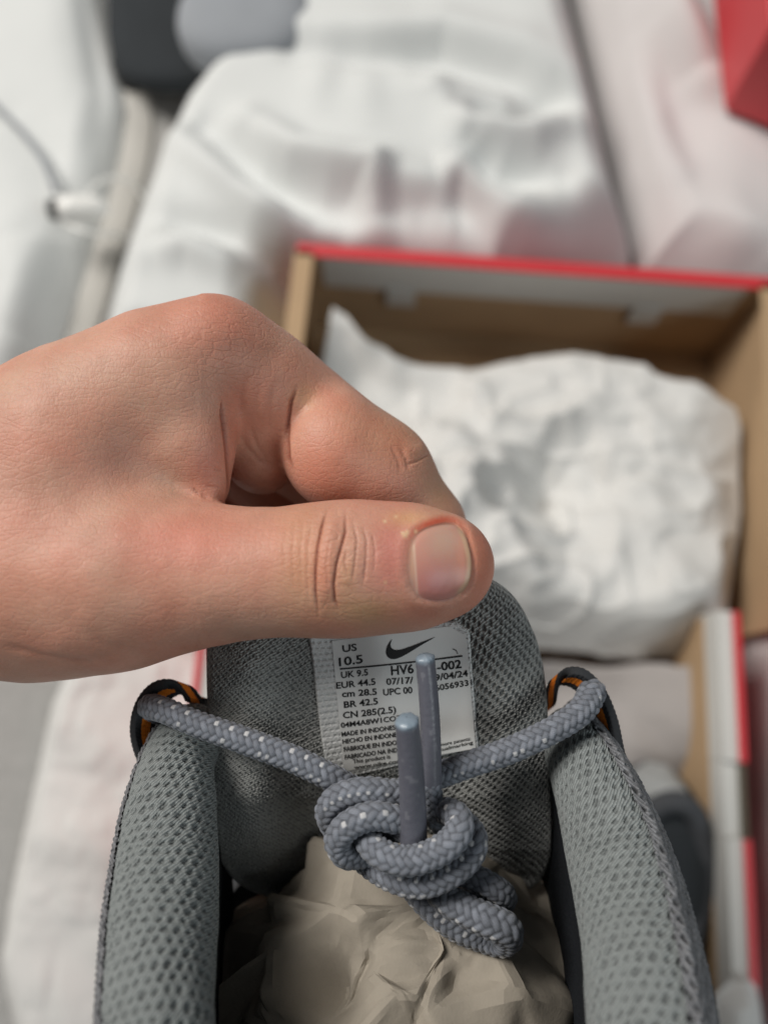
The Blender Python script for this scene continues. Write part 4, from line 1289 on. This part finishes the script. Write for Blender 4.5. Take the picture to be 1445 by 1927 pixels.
for g, A, B_, ra, rb, k in prims:
    if g not in fields:
        fields[g] = np.full(dims, BIG, np.float32)
    f = fields[g]
    m = max(ra, rb) + 0.014
    i0 = np.maximum(0, np.floor((np.minimum(A, B_) - m - lo_) / HV).astype(int)); i1 = np.minimum(dims, np.ceil((np.maximum(A, B_) + m - lo_) / HV).astype(int) + 1)
    X = ax[0][i0[0]:i1[0]].astype(np.float32)[:, None, None]; Y = ax[1][i0[1]:i1[1]].astype(np.float32)[None, :, None]; Z = ax[2][i0[2]:i1[2]].astype(np.float32)[None, None, :]
    ba = (B_ - A).astype(np.float32); L2 = float(ba @ ba)
    t = np.clip(((X - A[0]) * ba[0] + (Y - A[1]) * ba[1] + (Z - A[2]) * ba[2]) / L2, 0, 1)
    d = np.sqrt((X - A[0] - t * ba[0]) ** 2 + (Y - A[1] - t * ba[1]) ** 2 + (Z - A[2] - t * ba[2]) ** 2) - (ra + (rb - ra) * t)
    sl = tuple(slice(i0[c], i1[c]) for c in range(3))
    f[sl] = smin(f[sl], d.astype(np.float32), np.float32(k))
F0 = fields[0]
pxx = (ax[0] / 0.16 * FPX + CX)[:, None, None]
kw = np.interp(pxx, [120, 240, 330, 430], [.016, .010, .0024, .0018]).astype(np.float32)
F12 = smin(fields[1], fields[2], np.float32(.0035))
F12 = smin(F12, fields[7], np.interp(pxx, [560, 650], [.0010, .006]).astype(np.float32))
pyy = (-ax[1] / 0.16 * FPX + CY)[None, :, None]
Fd = smin(fields[6], F12, np.interp(pyy, [650, 690, 760], [.006, .004, .0012]).astype(np.float32))
Fh = smin(F0, Fd, kw)
for g in (3, 4, 5):
    Fh = smin(Fh, fields[g], np.float32(.0014))
del Fd
del fields, F12, F0


def surface_nets(f, origin, h):
    s = f < 0
    tot = np.zeros(tuple(n - 1 for n in f.shape), np.uint8)
    for a in (0, 1):
        for b in (0, 1):
            for c in (0, 1):
                tot += s[a:a + tot.shape[0], b:b + tot.shape[1], c:c + tot.shape[2]]
    act = (tot > 0) & (tot < 8)
    ijk = np.argwhere(act)
    idx = np.full(act.shape, -1, np.int32); idx[act] = np.arange(len(ijk))
    acc = np.zeros((len(ijk), 3)); cnt = np.zeros(len(ijk))
    cor = [np.array(c) for c in ((0, 0, 0), (1, 0, 0), (0, 1, 0), (0, 0, 1), (1, 1, 0), (1, 0, 1), (0, 1, 1), (1, 1, 1))]
    fv = {tuple(c): f[ijk[:, 0] + c[0], ijk[:, 1] + c[1], ijk[:, 2] + c[2]] for c in cor}
    for a in cor:
        for k in range(3):
            if a[k] == 0:
                b = a.copy(); b[k] = 1
                fa, fb = fv[tuple(a)], fv[tuple(b)]
                m = (fa < 0) != (fb < 0)
                t = np.where(m, fa / np.where(m, fa - fb, 1), 0)
                pnt = a[None] + (b - a)[None] * t[:, None]
                acc[m] += pnt[m]; cnt[m] += 1
    V = origin + h * (ijk + acc / cnt[:, None])
    quads = []
    for axis in range(3):
        o1, o2 = [k for k in range(3) if k != axis]
        sl0 = [slice(1, -1)] * 3; sl1 = [slice(1, -1)] * 3
        sl0[axis] = slice(0, -1); sl1[axis] = slice(1, None)
        a, b = s[tuple(sl0)], s[tuple(sl1)]
        e = np.argwhere(a != b); flip = a[tuple(e.T)]
        e = e + 1; e[:, axis] -= 1
        def cell(d1, d2):
            q = e.copy(); q[:, o1] += d1; q[:, o2] += d2
            return idx[q[:, 0], q[:, 1], q[:, 2]]
        qd = np.stack([cell(-1, -1), cell(0, -1), cell(0, 0), cell(-1, 0)], -1)
        if axis == 1:
            flip = ~flip
        qd[~flip] = qd[~flip][:, ::-1]
        quads.append(qd)
    return V, np.vstack(quads)


Vh, Qh = surface_nets(Fh, lo_, HV)
del Fh
# relax the voxel steps
def relax(V, Q, it, lam=0.5):
    E = np.vstack([Q[:, [0, 1]], Q[:, [1, 2]], Q[:, [2, 3]], Q[:, [3, 0]]])
    cnt = np.bincount(E[:, 0], minlength=len(V)) + np.bincount(E[:, 1], minlength=len(V))
    for _ in range(it):
        s = np.zeros_like(V)
        for k in range(3):
            s[:, k] = np.bincount(E[:, 0], V[E[:, 1], k], len(V)) + np.bincount(E[:, 1], V[E[:, 0], k], len(V))
        V = V + lam * (s / cnt[:, None] - V)
    return V


Vh = relax(Vh, Qh, 4)
def refine(Vh, Qh, box, its):
    """split the camera-side quads inside a window in four and relax them"""
    hx = Vh[:, 0] / -Vh[:, 2] * FPX + CX; hy = -Vh[:, 1] / -Vh[:, 2] * FPX + CY
    Nh = vnormals(Vh, Qh)
    vsel = (np.sum(Nh * -Vh, 1) > -0.02) & (hx > box[0]) & (hx < box[1]) & (hy > box[2]) & (hy < box[3])
    qs = vsel[Qh].all(1)
    Qs, Qr = Qh[qs], Qh[~qs]
    E = np.vstack([Qs[:, [0, 1]], Qs[:, [1, 2]], Qs[:, [2, 3]], Qs[:, [3, 0]]]); Eo = np.sort(E, 1)
    ek, inv = np.unique(Eo[:, 0].astype(np.int64) * len(Vh) + Eo[:, 1], return_inverse=True)
    mid = (Vh[ek // len(Vh)] + Vh[ek % len(Vh)]) / 2
    fc = Vh[Qs].mean(1)
    nE = len(Vh); nF = nE + len(mid); m_ = len(Qs)
    e0, e1_, e2_, e3_ = (nE + inv[k * m_:(k + 1) * m_] for k in range(4)); cc = nF + np.arange(m_)
    Qn = np.vstack([np.stack([Qs[:, 0], e0, cc, e3_], -1), np.stack([e0, Qs[:, 1], e1_, cc], -1), np.stack([cc, e1_, Qs[:, 2], e2_], -1), np.stack([e3_, cc, e2_, Qs[:, 3]], -1)])
    Vh = np.vstack([Vh, mid, fc])
    rimv = np.zeros(len(Vh), bool); rimv[np.unique(Qr)] = True
    cnt_e = np.bincount(inv, minlength=len(ek)); rimv[nE + np.nonzero(cnt_e < 2)[0]] = True     # the border of the refined area stays put
    En = np.vstack([Qn[:, [0, 1]], Qn[:, [1, 2]], Qn[:, [2, 3]], Qn[:, [3, 0]]]); cn_ = np.bincount(En[:, 0], minlength=len(Vh)) + np.bincount(En[:, 1], minlength=len(Vh))
    mv = (cn_ > 0) & ~rimv
    for _ in range(its):
        sm_ = np.stack([np.bincount(En[:, 0], Vh[En[:, 1], k], len(Vh)) + np.bincount(En[:, 1], Vh[En[:, 0], k], len(Vh)) for k in range(3)], -1)
        Vh[mv] = Vh[mv] + 0.5 * (sm_[mv] / cn_[mv][:, None] - Vh[mv])
    return Vh, np.vstack([Qr, Qn])


Vh, Qh = refine(Vh, Qh, (352, 968, 632, 1218), 4)
Vh, Qh = refine(Vh, Qh, (384, 955, 690, 1204), 4)
Nh = vnormals(Vh, Qh)
hx = Vh[:, 0] / -Vh[:, 2] * FPX + CX; hy = -Vh[:, 1] / -Vh[:, 2] * FPX + CY
inside = smoothstep(364, 390, hx) * smoothstep(644, 672, hy)
facing = smoothstep(0.05, 0.35, np.sum(Nh * -Vh, 1) / np.linalg.norm(Vh, axis=1))
depth = -Vh[:, 2]
is_thumb = facing * (depth < .1575) * (hx > 380) * (hy > 945)
disp = np.zeros(len(Vh)); wrk = np.full(len(Vh), 0.12)
sub_i = facing > 0


cmask = np.zeros(len(Vh))


def crease(pts, amp, w, mask=None, taper=True, ink=0.0):
    global cmask
    dd, par = poly_dist(hx, hy, pts)
    a = amp * np.exp(-(dd / w) ** 2)
    if taper:
        a = a * np.clip(np.sin(np.pi * np.clip(par, 0.02, 0.98)) * 1.8, 0, 1)
    if ink:
        cmask = np.maximum(cmask, ink * a / amp * facing * (1 if mask is None else mask))
    return -a * facing * (1 if mask is None else mask)


mt = (depth < .158) & (hy > 940)
# thumb knuckle
disp += crease([(616, 960), (606, 990), (598, 1030), (594, 1075), (594, 1115), (600, 1160)], .00045, 2.6, mt, ink=.75)
disp += crease([(650, 962), (650, 1000), (642, 1030), (633, 1062), (628, 1100), (630, 1130), (640, 1152)], .00050, 2.6, mt, ink=.85)
disp += crease([(664, 985), (672, 1015), (668, 1060), (662, 1100)], .00022, 2.5, mt, ink=.3)
disp += crease([(682, 985), (690, 1020), (688, 1065), (682, 1110)], .00020, 2.5, mt, ink=.3)
disp += crease([(700, 1000), (706, 1035), (704, 1080)], .00014, 2.5, mt)
disp += crease([(652, 1035), (648, 1060), (655, 1085)], .00020, 2.5, mt, ink=.3)
disp += crease([(588, 975), (580, 1030), (578, 1080), (582, 1140)], .00012, 3, mt)
disp += crease([(572, 978), (566, 1040), (568, 1120)], .00009, 3, mt)
disp += crease([(556, 985), (550, 1040), (554, 1110)], .00007, 3, mt)
disp += crease([(540, 985), (534, 1040), (538, 1100)], .00005, 3, mt)
disp += crease([(622, 1010), (615, 1060), (618, 1110)], .00012, 2.5, mt)
disp += crease([(612, 1020), (630, 1018), (642, 1012)], .00012, 2.5, mt)
disp += -crease([(630, 965), (624, 1000), (616, 1060), (612, 1100), (616, 1140)], .00040, 14, mt)
disp += -crease([(664, 1010), (660, 1060), (652, 1110)], .00022, 16, mt)
for k_ in range(16):
    x_ = 470 + k_ * 9 + 3 * math.sin(k_ * 2.1)
    disp += crease([(x_ + 6, 965), (x_, 1000), (x_ - 2, 1050)], .00002, 2.4, mt)
# web folds
mi = (hy < 960) & (depth > .1545)
disp += crease([(394, 675), (404, 715), (413, 750), (421, 800), (428, 850), (431, 900), (428, 945)], .00055, 4.0, mi, ink=.7)
disp += crease([(560, 728), (549, 755), (543, 790), (540, 825), (542, 862), (552, 892)], .00055, 4.0, mi, ink=.7)
disp += crease([(446, 800), (462, 840), (490, 868), (520, 880)], .0002, 6, mi)
disp += crease([(470, 800), (484, 840), (505, 870)], .00016, 5, mi)
disp += crease([(318, 838), (332, 868), (348, 902), (366, 925), (400, 944)], .0003, 4, mi, ink=.3)
disp += crease([(340, 828), (362, 845), (366, 870)], .0003, 5, mi)
disp += crease([(392, 880), (420, 884)], .00018, 3, mi)
disp += crease([(384, 915), (418, 918)], .00015, 3, mi)
disp += crease([(470, 700), (454, 745), (448, 790)], .00014, 7, mi)
disp += crease([(520, 715), (508, 770), (506, 820)], .00014, 7, mi)
disp += crease([(492, 710), (484, 760), (486, 800)], .00010, 6, mi)
for k_ in range(14):
    x_ = 585 + k_ * 13; y_ = 735 + k_ * 9
    disp += crease([(x_ + 16 + 5 * math.sin(k_ * 3.3), y_ - 22), (x_ + 4 * math.sin(k_ * 1.7), y_ + 10), (x_ - 6, y_ + 50)], .00002, 2.4, mi)
# knuckle of the first finger joint
disp += crease([(766, 874), (784, 868), (808, 854)], .0003, 2.4, mi, True)
disp += -crease([(772, 850), (790, 842)], .00025, 13, mi, False)
disp += crease([(752, 840), (764, 862), (770, 885)], .0002, 4, mi)
disp += crease([(735, 838), (748, 862), (755, 890)], .00015, 4, mi)
# palm-side lines low on the thenar
disp += crease([(118, 1145), (150, 1180), (200, 1215), (260, 1225)], .0002, 9, None)
disp += crease([(60, 1250), (150, 1245), (240, 1225)], .0002, 8, None)
disp += crease([(0, 1215), (80, 1235), (180, 1245)], .0003, 6, None)
# tendon swell on the back of the hand and soft unevenness
lump = fbm(Vh * 70, 3, 41) - .5
disp += 0.0010 * lump * smoothstep(700, 400, hx)
wrk += 0.75 * np.exp(-(np.hypot((hx - 420) / 110, (hy - 640) / 90)) ** 2) + 0.9 * np.exp(-(np.hypot((hx - 640) / 70, (hy - 1060) / 100)) ** 2) * mt + 0.5 * np.exp(-(np.hypot((hx - 785) / 50, (hy - 850) / 50)) ** 2)

# thumbnail
nx_, ny_ = (hx - 828) / 60.0, (hy - 1058) / 79.0
npoly, _ = catmull(np.array([[765, 1055, 0], [768, 1026, 0], [782, 1004, 0], [808, 990, 0], [838, 983, 0], [859, 986, 0], [874, 1004, 0], [883, 1034, 0], [887, 1062, 0], [884, 1090, 0], [872, 1113, 0],
                             [848, 1130, 0], [817, 1134, 0], [790, 1126, 0], [773, 1104, 0], [766, 1078, 0], [765, 1055, 0]], float), 90)
npoly = [tuple(p[:2]) for p in npoly[:-1]]
pxd = np.full(len(Vh), 200.0)
near_n = (hx > 700) & (hx < 960) & (hy > 920) & (hy < 1210) & mt
dn_, _ = poly_dist(hx[near_n], hy[near_n], npoly + [npoly[0]])
pxd[near_n] = np.where(in_poly(hx[near_n], hy[near_n], npoly), -dn_, dn_)
soft = 2.0 + 9.0 * smoothstep(800, 768, hx)                      # the cuticle side fades into skin
nailm = (1 - smoothstep(-soft, 1.5, pxd)) * facing * mt
side = smoothstep(0.35, 1.0, np.abs(ny_)); prox = smoothstep(0.3, 1.0, -nx_); dist_ = smoothstep(0.5, 1.0, nx_)
groove = np.exp(-((pxd - 1) / 4.0) ** 2) * facing * mt
fold = np.exp(-((pxd - 13) / 9.0) ** 2) * facing * mt
disp += -0.00016 * groove * np.clip(side + prox * .5, 0, 1) + 0.00036 * fold * np.clip(side * np.where(ny_ < 0, 0.7, 0.15) + prox * 0.35, 0, 1)
disp += 0.00030 * nailm * dist_ - 0.00030 * np.exp(-((pxd - 5) / 4.0) ** 2) * dist_ * facing * mt
disp += -0.00030 * nailm * smoothstep(-18, 0, pxd) * np.clip(side + prox, 0, 1)
# the nail's cross-section stays arched, a touch flatter than the pulp
Vh2 = Vh + Nh * (disp * np.where(hx < 375, 1, inside))[:, None]

# colours of the skin (blood, callus, nail) plus painted crease shade
base = np.array([0.585, 0.318, 0.232])
col = np.tile(base, (len(Vh), 1))
def blend(mask, c, a):
    global col
    w = np.clip(mask * a, 0, 1)[:, None]; col = col * (1 - w) + np.array(c) * w
gau = lambda x, y, sx, sy: np.exp(-(((hx - x) / sx) ** 2 + ((hy - y) / sy) ** 2))
blend(gau(420, 610, 120, 70), (0.58, 0.245, 0.175), .8)
blend(gau(330, 1020, 170, 70), (0.62, 0.275, 0.205), .8)
blend(gau(200, 900, 170, 60), (0.55, 0.335, 0.255), .6)
blend(gau(610, 880, 90, 60), (0.60, 0.265, 0.185), .7)
blend(gau(390, 890, 40, 60), (0.62, 0.27, 0.20), .7)
blend(gau(490, 730, 60, 60), (0.58, 0.26, 0.185), .6)
blend(gau(570, 745, 25, 25), (0.56, 0.36, 0.20), .6)
blend(gau(760, 810, 120, 60), (0.53, 0.31, 0.19), .6)
blend(gau(830, 930, 40, 50), (0.55, 0.33, 0.20), .6)
blend(gau(565, 1060, 45, 110) * mt, (0.54, 0.34, 0.205), .7)
blend(gau(735, 1040, 45, 85) * mt, (0.56, 0.205, 0.165), .85)
blend(gau(612, 1080, 14, 60) * mt, (0.54, 0.25, 0.16), .6)
blend(gau(690, 1150, 70, 28) * mt, (0.50, 0.335, 0.18), .75)
blend(gau(650, 1090, 20, 50) * mt, (0.52, 0.32, 0.19), .6)
blend(gau(908, 1060, 34, 90) * mt, (0.62, 0.235, 0.15), .85)
blend(gau(790, 1150, 60, 24) * mt, (0.55, 0.22, 0.15), .7)
blend(gau(765, 975, 40, 16) * mt, (0.62, 0.36, 0.19), .7)
blend(np.exp(-((pxd - 4) / 7.0) ** 2) * facing * mt * smoothstep(.1, .9, -ny_) * gau(815, 985, 55, 60), (0.62, 0.10, 0.05), .85)
blend(gau(80, 1190, 170, 60), (0.52, 0.285, 0.205), .5)
# blood redness and painted occlusion shade in the deep creases
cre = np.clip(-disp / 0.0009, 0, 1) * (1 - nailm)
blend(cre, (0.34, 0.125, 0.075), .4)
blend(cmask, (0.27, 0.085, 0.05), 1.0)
# nail plate
blend(nailm, (0.58, 0.285, 0.225), 1)
blend(nailm * gau(818, 1100, 44, 38), (0.50, 0.175, 0.160), .85)
blend(nailm * gau(868, 1040, 14, 50), (0.56, 0.24, 0.17), .7)
blend(nailm * gau(835, 1015, 34, 34), (0.58, 0.39, 0.30), .8)
blend(nailm * smoothstep(785, 776, hx), (0.50, 0.31, 0.215), .75)
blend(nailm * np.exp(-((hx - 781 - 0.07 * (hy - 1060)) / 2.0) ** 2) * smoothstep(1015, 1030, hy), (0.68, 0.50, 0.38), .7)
blend(nailm * smoothstep(-12, -7, pxd) * smoothstep(855, 868, hx), (0.56, 0.38, 0.25), .85)
blend(np.exp(-((pxd + 1.0) / 2.4) ** 2) * facing * mt, (0.30, 0.14, 0.09), .40)
blend(np.exp(-((pxd + 12) / 1.8) ** 2) * smoothstep(868, 878, hx) * facing * mt, (0.34, 0.18, 0.10), .4)
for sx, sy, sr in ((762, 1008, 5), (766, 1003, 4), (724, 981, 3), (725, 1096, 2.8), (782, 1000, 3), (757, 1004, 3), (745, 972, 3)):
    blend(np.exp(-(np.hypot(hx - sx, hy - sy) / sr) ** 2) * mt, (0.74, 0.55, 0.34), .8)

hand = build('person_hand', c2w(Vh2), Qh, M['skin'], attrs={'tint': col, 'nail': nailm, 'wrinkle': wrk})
tag(hand, 'bare left hand pinching the sneaker tongue between thumb and forefinger', 'hand')
